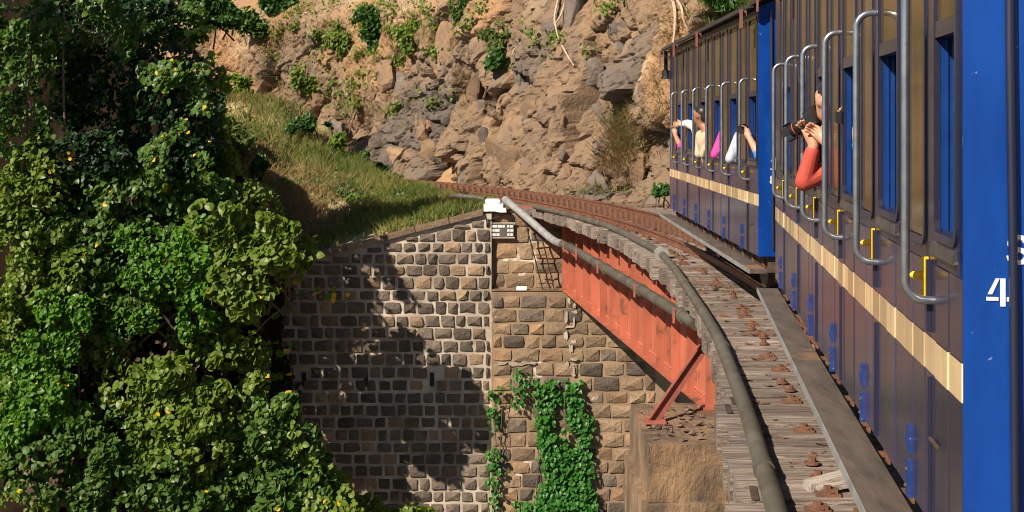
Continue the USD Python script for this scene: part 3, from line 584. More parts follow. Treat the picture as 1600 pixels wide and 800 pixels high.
# ------------------------------------------------------------------ coaches
WD, FLOOR = 2.0, -1.10
def coach(name, label, X0, Y0, th, L, b0, text, nb_=6):
    """origin: left rear lower corner at rail level; x = into the coach, y = forward, z = up. heights below are relative to the eye"""
    t = thing(name, label, 'railway coach', (X0, Y0, 0), -th)
    o = lambda nm, mesh, m, par=None, **kw: obj(nm, mesh, m, par or t, local=True, **kw)
    H = lambda h: EYE + h
    BT, WB, TOP, EAVE = -1.266, -.44, 1.02, 1.111
    bars = [b0 + 1.266 * k for k in range(nb_)]
    rnd = np.random.default_rng(int(X0 * 100))
    # openings in the upper side
    win, pan = [], []
    for k, y in enumerate(bars):
        near = max(y - .55, .09); win.append((near, y - .045)); pan.append((y + .14, min(y + .50, L - .08)))
    side = sbox(0, H(WB), L, H(EAVE - .004))
    def rrect(y0, z0, y1, z1, r=.05): return sbox(y0 + r, z0 + r, y1 - r, z1 - r).buffer(r, quad_segs=4)
    holes = [rrect(a, H(-.345), b, H(TOP), .045) for a, b in win] + [rrect(a, H(-.38), b, H(TOP), .045) for a, b in pan]
    for h in holes: side = side.difference(h)
    def ext(poly, x0, x1):
        ms = [trimesh.creation.extrude_polygon(g, x1 - x0, engine='earcut') for g in getattr(poly, 'geoms', [poly])]; m = trimesh.util.concatenate(ms)
        v = m.vertices[:, [2, 0, 1]].copy(); v[:, 0] += x0; return v, m.faces
    o('side_wall', ext(side, 0, .07), 'coach_frame')
    for i, ((a, b), base) in enumerate([(w, -.345) for w in win] + [(p, -.38) for p in pan]):
        opening = rrect(a, H(base), b, H(TOP), .045); ring = opening.buffer(.016).difference(opening.buffer(-.010))
        fr = o('window_frame', ext(ring, -.007, .012), 'coach_frame')
        if base == -.345:
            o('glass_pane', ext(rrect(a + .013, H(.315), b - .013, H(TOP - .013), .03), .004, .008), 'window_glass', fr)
            o('sash_rail', Box([-.004, a + .002, H(.265)], [.04, b - .002, H(.315)]), 'coach_frame', fr)
            o('sill', MB().add([[-.016, a - .01, H(-.405)], [-.016, b + .01, H(-.405)], [-.012, b + .01, H(-.37)], [-.012, a - .01, H(-.37)], [.10, a + .02, H(-.335)], [.10, b - .02, H(-.335)], [.0, a - .02, H(-.405)], [.0, b + .02, H(-.405)]],
                               [[0, 3, 2, 1], [3, 4, 5, 2], [0, 1, 7, 6], [0, 6, 4, 3], [1, 2, 5, 7]]).get(), 'sill_metal', fr)
            jb = MB().box([.013, b - .014, H(-.34)], [.155, b - .0105, H(.30)]).box([.05, b - .024, H(-.34)], [.058, b - .013, H(.28)]).box([.085, b - .03, H(-.34)], [.10, b - .013, H(.28)]).box([.03, b - .02, H(-.34)], [.036, b - .013, H(.28)])
            o('jamb', jb.get(), 'jamb_blue', fr); o('jamb', Box([.013, a + .001, H(-.34)], [.155, a + .012, H(.30)]), 'jamb_blue', fr)
        else:
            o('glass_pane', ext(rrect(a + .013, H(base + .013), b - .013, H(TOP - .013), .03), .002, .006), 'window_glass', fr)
    # lower side: vertical boards, cream stripe
    ys = [0.0]
    while ys[-1] < L - .01: ys.append(min(L, ys[-1] + .211 * rnd.uniform(.96, 1.04)))
    if ys[-1] - ys[-2] < .06: ys.pop(-2)
    for a, b in zip(ys[:-1], ys[1:]):
        dx = rnd.uniform(-.003, .003); g = .003
        v = np.array([[.004, a, 0], [dx - .002, a + g * 1.6, 0], [dx - .002, b - g * 1.6, 0], [.004, b, 0]]); v2 = np.vstack([v + [0, 0, H(BT)], v + [0, 0, H(WB)]])
        o('side_board', (v2, np.array([[0, 1, 5, 4], [1, 2, 6, 5], [2, 3, 7, 6]])[:, ::-1]), 'coach_navy')
        s2 = np.vstack([v + [-.0022, 0, H(-.787)], v + [-.0022, 0, H(-.676)]]); s2[:, 0] = np.minimum(s2[:, 0], v2[:, 0] - .0015)
        o('stripe_board', (s2, np.array([[0, 1, 5, 4], [1, 2, 6, 5], [2, 3, 7, 6]])[:, ::-1]), 'cream_paint')
    o('side_backing', Box([.008, .002, H(BT + .01)], [.06, L - .002, H(WB - .002)]), 'coach_frame')
    for y in bars:
        o('door_batten', MB().box([-.016, y + .02, H(-.66)], [-.001, y + .042, H(WB + .01)]).box([-.012, y + .02, H(BT + .01)], [-.001, y + .036, H(-.80)]).get(), 'coach_frame')
        # grab rail
        r = .06; zt, zb = H(.444), H(-.556); pts = []
        q = np.linspace(0, np.pi / 2, 7)
        pts += [[0.0, y, zt]]; pts += [[-.085 + r - r * math.sin(k), y, zt - r + r * math.cos(k)] for k in q]
        pts += [[-.085, y, z] for z in np.linspace(zt - r, zb + r, 8)[1:-1]]; pts += [[-.085 + r - r * math.cos(k), y, zb + r - r * math.sin(k)] for k in q]; pts += [[0.0, y, zb]]
        gr = o('grab_rail', MB().tube(pts, .0138, 12).get(), 'galvanised', smooth=50)
        # door handle: spindle and lever
        hz = H(-.485); o('door_handle', MB().tube([[-.002, y + .075, hz], [-.03, y + .075, hz], [-.052, y + .075, hz], [-.06, y + .075, hz]], [.013, .014, .012, .005], 8).bar([-.012, y + .075, hz + .06], [-.012, y + .075, hz - .075], .024, .018, (1, 0, 0)).get(), 'yellow_paint', smooth=40)
        if y + .40 < L:
            hg = o('door_hinge', MB().box([-.016, y + .375, H(-1.125)], [-.001, y + .435, H(-1.03)]).box([-.020, y + .38, H(-1.275)], [-.001, y + .43, H(-1.15)]).box([-.022, y + .385, H(-1.095)], [-.015, y + .425, H(-1.065)]).get(), 'hinge_blue')
            o('hinge_bolt', MB().tm(trimesh.creation.icosphere(1, .008).apply_translation([-.020, y + .395, H(-1.18)])).tm(trimesh.creation.icosphere(1, .008).apply_translation([-.020, y + .415, H(-1.24)])).get(), 'dark_iron', hg)
    # a short latch bar low on the last door
    o('latch_bar', MB().tube([[-.012, .34, H(-.985)], [-.012, .46, H(-.985)]], .007, 8).get(), 'dark_iron')
    # end walls
    for y0, y1, nm in ((-.004, .05, 'rear_wall'), (L - .05, L + .004, 'front_wall')):
        w = sbox(.0, H(BT), WD, H(1.0)).union(Polygon([(0, H(1.0)), (WD, H(1.0)), (WD, H(EAVE)), (WD * .75, H(EAVE + .2)), (WD / 2, H(EAVE + .27)), (WD * .25, H(EAVE + .2)), (0, H(EAVE))]))
        m = trimesh.creation.extrude_polygon(w, y1 - y0, engine='earcut'); v = m.vertices[:, [0, 2, 1]].copy(); v[:, 1] += y0
        rw = o(nm, (v, m.faces[:, ::-1]), 'coach_blue')
        if nm == 'rear_wall': rear = rw
    o('corner_strip', MB().tube([[.118, -.018, H(1.08)], [.124, -.018, H(.2)], [.134, -.018, H(-.5)], [.140, -.018, H(-1.2)]], .013, 8).get(), 'coach_frame', smooth=50)
    for k in range(0): o('strip_clip', Box([.11, -.012, H(.9 - .48 * k)], [.17, -.004, H(.915 - .48 * k)]), 'coach_frame')
    for ch, x, h, hgt in text:
        if ch == '4':
            for q in ([(.0, .026), (.0, .016), (.033, .016), (.033, .026)], [(.004, .034), (.016, .034), (.036, .078), (.026, .078)], [(.038, .0), (.052, .0), (.052, .078), (.038, .078)], [(.056, .014), (.066, .014), (.066, .026), (.056, .026)]):
                m = trimesh.creation.extrude_polygon(Polygon(q), .003, engine='earcut'); v = m.vertices
                o('painted_letter', (np.column_stack([x + v[:, 0], -.0045 - v[:, 2], H(h) + v[:, 1]]), m.faces[:, ::-1]), 'white_paint', rear)
            continue
        m = meshkit.text_mesh(ch, hgt, .003, True); v = m.vertices; v2 = np.column_stack([x + v[:, 0], -.0045 - v[:, 2], H(h) + v[:, 1]])
        o('painted_letter', (v2, m.faces[:, ::-1]), 'white_paint', rear)
    # far side, floor, roof, inside
    far = sbox(0, H(BT), L, H(EAVE - .004))
    for a, b in win: far = far.difference(sbox(a, H(-.34), b, H(TOP)))
    v, f = ext(far, WD - .06, WD); o('far_wall', (v, f), 'coach_blue')
    o('floor', Box([.06, .05, H(FLOOR - .05)], [WD - .06, L - .05, H(FLOOR)]), 'board_wood')
    xs_ = np.linspace(-.10, WD + .10, 13); zs_ = H(EAVE) + .30 * (1 - ((xs_ - WD / 2) / (WD / 2 + .1)) ** 2)
    m = MB(); v = []
    for y in (-.16, L + .16):
        for x, z in zip(xs_, zs_): v += [[x, y, z], [x, y, z + .03]]
    v = np.array(v); n = 26; f = []
    for i in range(12):
        a = 2 * i; f += [[a + 1, a + 3, a + 3 + n, a + 1 + n], [a, a + n, a + 2 + n, a + 2], [a, a + 2, a + 3, a + 1], [a + n, a + 1 + n, a + 3 + n, a + 2 + n]]
    f += [[0, 1, 1 + n, n], [24, 24 + n, 25 + n, 25]]
    roof = o('roof', (v, np.array(f)[:, ::-1]), 'roof_dark')
    o('gutter', Box([-.115, -.15, H(EAVE - .018)], [-.07, L + .15, H(EAVE + .006)]), 'roof_dark', roof)
    o('cornice', Box([-.03, .0, H(TOP + .04)], [-.001, L, H(EAVE - .004)]), 'coach_frame')
    for k, y in enumerate(bars):
        y2 = y - .66
        if y2 > .1: o('partition', Box([.18, y2 - .02, H(FLOOR)], [WD - .07, y2 + .02, H(.55)]), 'coach_blue')
        o('bench_seat', Box([.16, y - .62 if y2 > .1 else .1, H(FLOOR + .42)], [WD - .1, y - .28, H(FLOOR + .47)]), 'board_wood')
        o('bench_seat', Box([.16, y + .14, H(FLOOR + .42)], [WD - .1, min(y + .58, L - .06), H(FLOOR + .47)]), 'board_wood')
    for k, y in ((1, bars[4] + .30), (2, bars[2] + .30), (3, L - .12), (4, .02)):
        o('eave_plate', MB().box([-.16, y, H(EAVE - .20)], [-.145, y + .12, H(EAVE - .02)]).box([-.145, y + .04, H(EAVE - .08)], [-.10, y + .08, H(EAVE - .03)]).get(), 'rusty_plate')
    if X0 > 2: o('hanging_lamp', MB().tube([[-.05, L + .10, H(EAVE - .02)], [-.05, L + .10, H(EAVE - .30)]], .03, 8).tube([[-.05, L + .1, H(EAVE - .30)], [-.05, L + .1, H(EAVE - .31)], [-.05, L + .1, H(EAVE - .40)], [-.05, L + .1, H(EAVE - .44)]], [.03, .06, .065, .09], 10).get(), 'camera_black')
    # underframe
    o('solebar', Box([.10, .05, H(BT - .16)], [.18, L - .05, H(BT + .0)]), 'dark_iron'); o('solebar', Box([WD - .18, .05, H(BT - .16)], [WD - .10, L - .05, H(BT)]), 'dark_iron')
    o('underfloor', Box([.2, .1, H(BT - .06)], [WD - .2, L - .1, H(BT + .05)]), 'dark_iron')
    fb = o('footboard', MB().box([-.145, -.38, H(-1.39)], [.018, L + .05, H(-1.355)]).get(), 'board_wood')
    o('board_edge', Box([-.151, -.379, H(-1.391)], [-.1452, L + .051, H(-1.352)]), 'pipe_pale', fb)
    for y in np.arange(.2, L, .633):
        o('step_bracket', MB().bar([.09, y, H(-1.402)], [-.11, y, H(-1.402)], .05, .016).bar([.085, y, H(-1.24)], [.085, y, H(-1.44)], .06, .02, (1, 0, 0)).get(), 'rust')
    for yc in (1.55, L - 1.55):
        bg = o('bogie_frame', MB().box([.42, yc - 1.0, -.0 + .30], [.50, yc + 1.0, .42]).box([WD - .5, yc - 1.0, .30], [WD - .42, yc + 1.0, .42]).box([.42, yc - .12, .25], [WD - .42, yc + .12, .40]).get(), 'dark_iron')
        for dy in (-.62, .62):
            o('axle_box', MB().box([.34, yc + dy - .11, .20], [.42, yc + dy + .11, .44]).get(), 'rust', bg)
            for x in (.47, WD - .47):
                c = trimesh.creation.cylinder(.33, .10, sections=28); c.apply_transform(trimesh.transformations.rotation_matrix(np.pi / 2, [0, 1, 0])); c.apply_translation([x, yc + dy, .335])
                o('wheel', (c.vertices, c.faces), 'dark_iron', bg)
            sp = MB()
            for k in range(5): sp.box([.345, yc + dy - .36 + .06 * k, .45 + .022 * k], [.415, yc + dy + .36 - .06 * k, .468 + .022 * k])
            o('leaf_spring', sp.get(), 'rust', bg)
    o('coupling', MB().bar([WD / 2, -1.0, .42], [WD / 2, .1, .42], .14, .10).get(), 'rust')
    for x in (.45, WD - .45):
        c = MB().tube([[x, .06, .45], [x, -.45, .45], [x, -.47, .45], [x, -.52, .45]], [.05, .05, .15, .15], 14); o('buffer', c.get(), 'dark_iron')
    o('brake_hose', MB().tube([[.42, .02, .48], [.41, -.12, .40], [.40, -.2, .22], [.42, -.28, .1]], .022, 8).get(), 'rust')
    return t
TH1, TH2 = .11369, .00278
NX, NY = .802 + math.tan(TH1) * 4.085, 4.085
FX, FY = 2.309 + math.tan(TH2) * 13.84, 13.84
near_c = coach('railway_coach', 'nearest blue coach with purple brown boarded side, cream stripe and S 4 on its end', NX, NY, TH1, 7.87, .486, [('S', .112, -.392, .078), ('4', .062, -.512, .078)])
far_c = coach('railway_coach', 'farther blue coach ahead on the curve, its whole side in view', FX, FY, TH2, 7.95, .609, [('1', .10, -.44, .11), ('8', .10, -.575, .078)])
def cpos(c, x, y, h):
    (X0, Y0, _), r = bases[str(c.GetPath())]; th = -r
    return np.array([X0 + x * math.cos(th) + y * math.sin(th), Y0 - x * math.sin(th) + y * math.cos(th), EYE + h])

# ------------------------------------------------------------------ passengers
def hull_chain(joints, bones, refine=.02, passes=6):
    parts = []
    for a, b in bones:
        ps = []
        for j in (a, b):
            p, r = joints[j]; ps.append(m3.Manifold.sphere(r, 16).translate(list(map(float, p))))
        parts.append(m3.Manifold.batch_hull(ps))
    m = m3.Manifold.batch_boolean(parts, m3.OpType.Add).refine_to_length(refine); mm = m.to_mesh()
    tm = trimesh.Trimesh(mm.vert_properties[:, :3], mm.tri_verts, process=True); trimesh.smoothing.filter_taubin(tm, iterations=passes)
    return tm
def person(label, c, y, shoulder, arms, head, look, shirt, skin='skin', hair='hair_black', lean=None, group=None):
    """c coach; positions in coach coordinates (x into the coach, y along it, height from the eye). arms: list of (shoulder, elbow, hand)"""
    W = lambda p: cpos(c, *p)
    hip = np.array([shoulder[0] + .12, shoulder[1], -.62]); chest = np.array(shoulder, float) + [.03, 0, -.10]
    t = thing('person', label, 'person', W([hip[0], hip[1], FLOOR]), 0, group)
    J = {'pelvis': (W(hip), .15), 'belly': (W((hip + chest) / 2), .135), 'chest': (W(chest), .15), 'neckb': (W(np.array(shoulder) + [0, 0, .05]), .065), 'neck': (W(np.array(head) + [0, 0, -.11]), .055), 'skull': (W(head), .088), 'jaw': (W(np.array(head) + np.array(look) * .045 + [0, 0, -.07]), .055), 'nose': (W(np.array(head) + np.array(look) * .108 + [0, 0, -.015]), .014), 'brow': (W(np.array(head) + np.array(look) * .07 + [0, 0, .03]), .05)}
    B = [('pelvis', 'belly'), ('belly', 'chest'), ('chest', 'neckb'), ('neckb', 'neck'), ('neck', 'skull'), ('skull', 'jaw'), ('jaw', 'brow'), ('brow', 'nose'), ('skull', 'brow')]
    for s in (-1, 1):
        J[f'hip{s}'] = (W(hip + [0, .1 * s, -.02]), .10); J[f'knee{s}'] = (W(hip + [0.02, .1 * s + .36, -.02]), .065); J[f'foot{s}'] = (W(hip + [.02, .1 * s + .38, -.42]), .045)
        B += [('pelvis', f'hip{s}'), (f'hip{s}', f'knee{s}'), (f'knee{s}', f'foot{s}')]
    SJ = {k: (J[k][0], J[k][1] + .014) for k in ('pelvis', 'belly', 'chest')}; SB = [('pelvis', 'belly'), ('belly', 'chest')]
    for i, (sh, el, ha, sleeve, fdir) in enumerate(arms):
        sh, el, ha, fd = map(np.array, (sh, el, ha, fdir)); fd = fd / np.linalg.norm(fd)
        J[f'sh{i}'], J[f'el{i}'], J[f'wr{i}'] = (W(sh), .062), (W(el), .043), (W(ha), .030)
        J[f'pa{i}'] = (W(ha + fd * .06), .036)
        B += [('chest', f'sh{i}'), (f'sh{i}', f'el{i}'), (f'el{i}', f'wr{i}'), (f'wr{i}', f'pa{i}')]
        side = np.cross(fd, [0, 0, 1.0]); side = side / (np.linalg.norm(side) + 1e-9); up = np.cross(side, fd)
        for q in range(4):
            base = ha + fd * .085 + up * (.026 - .0175 * q); tip = base + fd * (.05 - .006 * abs(q - 1.3)) - side * .012; tip2 = tip + fd * .012 - side * .032
            J[f'f{i}{q}a'], J[f'f{i}{q}b'], J[f'f{i}{q}c'] = (W(base), .0105), (W(tip), .009), (W(tip2), .008); B += [(f'pa{i}', f'f{i}{q}a'), (f'f{i}{q}a', f'f{i}{q}b'), (f'f{i}{q}b', f'f{i}{q}c')]
        J[f't{i}a'], J[f't{i}b'] = (W(ha + fd * .03 + up * .03), .013), (W(ha + fd * .075 + up * .055 - side * .02), .010); B += [(f'pa{i}', f't{i}a'), (f't{i}a', f't{i}b')]
        SJ[f'sh{i}'], SJ[f'el{i}'] = (W(sh), .070), (W(el), .054); SB += [('chest', f'sh{i}'), (f'sh{i}', f'el{i}')]
        SJ[f'cu{i}'] = (W(el + (ha - el) * sleeve), .043); SB += [(f'el{i}', f'cu{i}')]
    for s, q in ((0, 'lsh'), (1, 'rsh')):
        SJ[q] = (W(np.array(shoulder) + [.02, (-.16, .16)[s], -.04]), .085); SB.append(('chest', q))
        J[q] = (W(np.array(shoulder) + [.02, (-.16, .16)[s], -.04]), .07); B.append(('chest', q))
    lk = np.array(look, float); sd = np.cross(lk, [0, 0, 1.0]); sd /= np.linalg.norm(sd)
    for s in (-1, 1):
        J[f'ear{s}'] = (W(np.array(head) + sd * .088 * s + [0, 0, -.02]), .018); J[f'earb{s}'] = (W(np.array(head) + sd * .092 * s + [0, 0, .015]), .016); B += [('skull', f'ear{s}'), (f'ear{s}', f'earb{s}')]
    obj('body', hull_chain(J, B, .018, 5), skin, t, smooth=60)
    obj('shirt', hull_chain(SJ, SB, .03, 6), shirt, t, smooth=60)
    hj = {'a': (W(np.array(head) - lk * .02 + [0, 0, .035]), .092), 'b': (W(np.array(head) - lk * .045 + [0, 0, -.03]), .075), 'c': (W(np.array(head) + lk * .035 + [0, 0, .065]), .055)}
    obj('hair', hull_chain(hj, [('a', 'b'), ('a', 'c')], .02, 3), hair, t, smooth=60)
    for s in (-1, 1):
        e = trimesh.creation.icosphere(2, .012); e.apply_translation(W(np.array(head) + lk * .097 + sd * .034 * s + [0, 0, .005])); obj('eye', e, 'camera_black', t, smooth=True)
    mo = MB().tube([W(np.array(head) + lk * .093 + sd * q * .022 + [0, 0, -.062 + abs(q) * .002]) for q in (-1, -.3, .3, 1)], .005, 6); obj('mouth', mo.get(), 'rusty_plate', t)
    return t
def photo_camera(label, c, p, d, s=1.0, lens=.13, body='camera_black'):
    d = np.array(d, float); d /= np.linalg.norm(d); sd = np.cross(d, [0, 0, 1.0]); sd /= np.linalg.norm(sd); up = np.cross(sd, d)
    W = lambda q: cpos(c, *q); D = W(d) - W([0, 0, 0]); S = W(sd) - W([0, 0, 0]); U = W(up) - W([0, 0, 0]); o = W(p)
    t = thing('photo_camera', label, 'camera', o)
    rb_ = MB().obox(o, S * .068 * s, D * .032 * s, U * .045 * s).obox(o + U * .055 * s, S * .025 * s, D * .03 * s, U * .014 * s).obox(o + S * .055 * s + D * .025 * s, S * .016 * s, D * .022 * s, U * .046 * s)
    obj('camera_body', rb_.get(), body, t)
    if lens:
        q = [0, .3, .32, .75, .77, 1.0]; obj('lens', MB().tube([o + D * (.03 + lens * k) for k in q], [.033, .035, .039, .037, .041, .040], 18).get(), 'camera_black', t, smooth=40)
        obj('lens_ring', MB().tube([o + D * (.03 + lens * .78), o + D * (.03 + lens * .82)], .0415, 18).get(), 'cloth_red', t); g = MB().tube([o + D * (.03 + lens * .99), o + D * (.032 + lens)], .034, 18); obj('front_glass', g.get(), 'lens_glass', t)
        hd_ = MB()
        for a in range(4):
            w_ = U * math.cos(a * np.pi / 2) + S * math.sin(a * np.pi / 2); n_ = np.cross(D, w_); hd_.obox(o + D * (.05 + lens) + w_ * .046, D * .028, w_ * .002, n_ * .024)
        obj('lens_hood', hd_.get(), 'camera_black', t)
    else:
        obj('lens', MB().tube([o + D * .03 * s, o + D * .055 * s], .026 * s, 14).get(), 'silver_plastic', t)
    return t
# near coach: photographer leaning out of the fourth window
yw = .486 + 1.266 * 3 - .22
person('person in red sleeves leaning out of the near coach with a large black camera', near_c, yw, (.28, yw - .02, -.06), [((.22, yw + .16, -.18), (-.085, yw + .10, -.33), (-.035, yw + .05, -.12), .8, (-.35, .3, .9)), ((.26, yw - .15, -.12), (.20, yw - .14, -.36), (.03, yw - .05, -.11), .3, (-.5, .5, .6))], (.055, yw - .02, .135), (-.55, .80, -.15), 'cloth_red', 'skin')
photo_camera('black camera with a long lens held out of the near coach', near_c, (-.025, yw + .06, .03), (-.72, .55, -.42), 1.0, .14)
yw2 = .486 + 1.266 * 2 - .16
person('person inside the near coach holding a small silver camera at the window', near_c, yw2, (.36, yw2 - .05, -.10), [((.28, yw2 + .10, -.14), (.16, yw2 + .02, -.30), (.06, yw2 + .12, -.06), .8, (-.2, .3, .9))], (.32, yw2 - .05, .11), (-.5, .85, 0), 'cloth_blue', 'skin')
photo_camera('small black and silver camera held up just inside the near coach window', near_c, (.012, yw2 + .14, .03), (-.6, .8, 0), .65, 0, 'camera_black')
# far coach
def ybar(k): return .609 + 1.266 * k
y = ybar(3) - .24
person('person with black hair and cream shirt leaning out of the far coach', far_c, y, (.06, y - .02, -.13), [((.00, y + .12, -.15), (-.03, y + .10, -.38), (.06, y + .12, -.36), .9, (.2, .8, .1)), ((.08, y - .16, -.18), (.0, y - .1, -.38), (.10, y + .0, -.36), .8, (0, 1, 0))], (-.005, y + .03, .105), (-.75, .66, 0), 'cloth_cream', 'skin_dark')
y = ybar(4) - .30
person('person stretching a white sleeved arm out of the far coach ahead of the cream shirt', far_c, y, (.16, y, -.04), [((.08, y + .10, -.05), (-.01, y + .22, .0), (-.07, y + .38, -.01), .95, (-.4, .8, .0))], (.22, y - .06, .14), (-.6, .8, 0), 'cloth_white', 'skin')
y = ybar(5) - .22
person('person with a pink hand at the foremost window of the far coach', far_c, y, (.25, y, -.14), [((.16, y + .12, -.16), (.04, y + .10, -.34), (-.035, y + .12, -.18), .3, (-.2, .2, .9))], (.22, y, .09), (-.6, .8, 0), 'cloth_magenta', 'skin')
y = ybar(2) - .30
person('person in magenta with an elbow out of the far coach window', far_c, y, (.16, y, -.10), [((.10, y + .08, -.11), (-.02, y + .04, -.36), (.10, y + .02, -.24), .7, (.2, .6, .6))], (.24, y, .12), (-.3, .95, 0), 'cloth_magenta', 'skin_dark')
y = ybar(1) - .30
person('person in a grey white sleeve with an elbow out of the far coach window', far_c, y, (.16, y, -.12), [((.09, y + .12, -.14), (-.035, y + .02, -.375), (.08, y + .06, -.30), .5, (.2, .6, .6))], (.24, y, .10), (-.3, .95, 0), 'cloth_grey', 'skin')
y = ybar(0) - .24
person('person holding a small black camera out of the rearmost window of the far coach', far_c, y, (.26, y - .04, -.14), [((.18, y + .02, -.16), (.06, y - .06, -.32), (-.01, y + .06, -.15), .2, (-.35, .5, .8))], (.28, y - .02, .08), (-.3, .95, 0), 'cloth_blue', 'skin')
photo_camera('small black camera held out of the rearmost window of the far coach', far_c, (-.07, y + .13, -.06), (-.7, .7, -.1), .8, .0)

# a split piece of timber lying on the sleepers
bp = MB(); c0 = np.array([1.72, 7.75, S_TOP + .045]); bp.obox(c0, [.155, .04, .03], [-.012, .05, .0], [0, 0, .022]).obox(c0 + [.03, -.075, -.012], [.14, .03, .02], [-.008, .03, 0], [0, 0, .014])
single('broken_timber', bp.get(), 'broken_wood', 'split grey piece of timber lying across the sleepers beside the pipe', 'timber')

# ------------------------------------------------------------------ leaves
def frames(nrm, up):
    n = nrm / np.linalg.norm(nrm, axis=1)[:, None]; u = up - n * np.sum(up * n, 1)[:, None]; u /= np.maximum(np.linalg.norm(u, axis=1), 1e-6)[:, None]
    return n, u, np.cross(u, n)
LEAF_V = np.array([[0, 0, 0], [-.36, .16, .05], [-.44, .45, .10], [-.24, .80, .05], [0, 1.0, -.06], [.24, .80, .05], [.44, .45, .10], [.36, .16, .05], [0, .45, -.03]])
LEAF_F = np.array([[0, 1, 8], [1, 2, 8], [2, 3, 8], [3, 4, 8], [4, 5, 8], [5, 6, 8], [6, 7, 8], [7, 0, 8]])
NARROW_V = np.array([[0, 0, 0], [-.16, .3, .03], [-.13, .65, .02], [0, 1, -.10], [.13, .65, .02], [.16, .3, .03]]); NARROW_F = np.array([[0, 5, 4], [0, 4, 3], [0, 3, 2], [0, 2, 1]])
def leaves(pos, nrm, size, r, tv=LEAF_V, tf=LEAF_F, droop=.5):
    up = np.column_stack([r.normal(size=len(pos)), r.normal(size=len(pos)), r.normal(size=len(pos)) - droop * 1.6])
    n, u, s = frames(nrm, up); size = np.broadcast_to(size, len(pos))[:, None, None]
    v = pos[:, None] + size * (tv[None, :, 0:1] * s[:, None] + (tv[None, :, 1:2] - .3) * u[:, None] + tv[None, :, 2:3] * n[:, None])
    f = tf[None] + (np.arange(len(pos)) * len(tv))[:, None, None]
    return v, f
def lump_points(lumps, n, r, inner=.72):
    """points on the lumps' near and upper surfaces. lumps: (px, py, rx, ry, depth, depth radius m)"""
    P, N = [], []; area = np.array([l[2] * l[3] for l in lumps], float)
    for l, k in zip(lumps, (n * area / area.sum()).astype(int)):
        c = at(l[0], l[1], l[4]); R = np.array([l[2] * l[4] / F, l[5] * .65, l[3] * l[4] / F])
        d = r.normal(size=(k * 2, 3)); d /= np.linalg.norm(d, axis=1)[:, None]; d = d[d[:, 1] < .45][:k]
        q = c + d * R * (inner + (1.12 - inner) * r.random((len(d), 1)) ** .6); q += np.stack([meshkit.fbm(q * .9 + 31 * k_, 3, 91 + k_) - .5 for k_ in range(3)], -1) * [1.5, .8, 1.5] * np.minimum(1, R.mean() / .8); q += (meshkit.fbm(q * 2.2, 2, 97)[:, None] - .5) * d * .5
        P.append(q); N.append(d / R)
    return np.vstack(P), np.vstack(N)
DENSE = 2.0
def split_lumps(lumps, r):
    out = []
    for l in lumps:
        for k in range(11):
            a, q = r.uniform(0, 2 * np.pi), r.random() ** .5 * .85; f = r.uniform(.2, .45)
            out.append((l[0] + q * l[2] * math.cos(a), l[1] + q * l[3] * math.sin(a), l[2] * f, l[3] * f * r.uniform(.8, 1.4), l[4] + r.normal(0, .28) * min(1, l[5]), l[5] * f * 1.2))
    return out
def plant(name, label, cat, lumps, n, size, m, seed, group=None, parts=110, density=.42, tilt=.75, tv=LEAF_V, tf=LEAF_F, stems=10, base=None, droop=.5, inner=.72):
    r = np.random.default_rng(seed); P, N = lump_points(split_lumps(lumps, r) if len(lumps) and lumps[0][2] > 44 and n > 1000 else lumps, int(n * DENSE), r, inner)
    keep = meshkit.fbm(P * 2.1 + seed, 3, seed) + r.normal(0, .06, len(P)) > density + (.05 if n > 1000 else 0); P, N = P[keep], N[keep]
    N = .35 * N / np.linalg.norm(N, axis=1)[:, None] + SUN * 1.25 + r.normal(size=P.shape) * tilt
    c = at(*lumps[0][:2], lumps[0][4]); low = base if base is not None else P[:, 2].min()
    t = thing(name, label, cat, (P[:, 0].mean(), P[:, 1].mean(), low), group=group)
    sz = size * .86 * r.uniform(.45, 1.35, len(P)); v, f = leaves(P, N, sz, r, tv, tf, droop)
    score = sz / P[:, 1] - .0 * P[:, 1]; px = CX + F * P[:, 0] / P[:, 1]; py = HZ + F * (EYE - P[:, 2]) / P[:, 1]; vis = (px > 0) & (px < 1600) & (py > 0) & (py < 800)
    order = np.argsort(-(score + vis)); front = order[:min(parts, int(vis.sum()))]; rest = order[len(front):]
    for k in front:
        y_ = n > 1800 and r.random() < .12; w_ = v[k] if not y_ else v[k].mean(0) + (v[k] - v[k].mean(0)) * r.uniform(.45, .8); obj('leaf', (w_, tf), 'leaf_yellow' if y_ else m, t)
    obj('foliage', (v[rest].reshape(-1, 3), (tf[None] + (np.arange(len(rest)) * len(tv))[:, None, None]).reshape(-1, 3)), m, t, kind='stuff')
    st = MB()
    for k in range(stems):
        l = lumps[k % len(lumps)]; e = at(l[0] + r.uniform(-.6, .6) * l[2], l[1] + r.uniform(-.8, .5) * l[3], l[4] + .25); b = np.array([P[:, 0].mean() + r.normal(0, .5), l[4] + l[5] * .7 + .3, min(low, e[2] - 1.0)])
        mid = (b + e) / 2 + r.normal(0, .2, 3) + [0, .2, .1]; q = np.linspace(0, 1, 7)[:, None]
        st.tube((1 - q) ** 2 * b + 2 * q * (1 - q) * mid + q ** 2 * e, np.linspace(.035, .008, 7), 5)
    if st.n: obj('stem', st.get(), 'bark', t)
    return t
LG = None
plant('climber_tree', 'tall shaded climber covered tree at the upper left edge', 'tree', [(25, 70, 80, 90, 29.6, .9), (30, -90, 130, 100, 29.4, 1.1), (150, -100, 110, 80, 29.6, 1.0), (20, 200, 55, 80, 30.2, .7)], 4600, .155, 'leaf_green', 201, density=.36, stems=3)
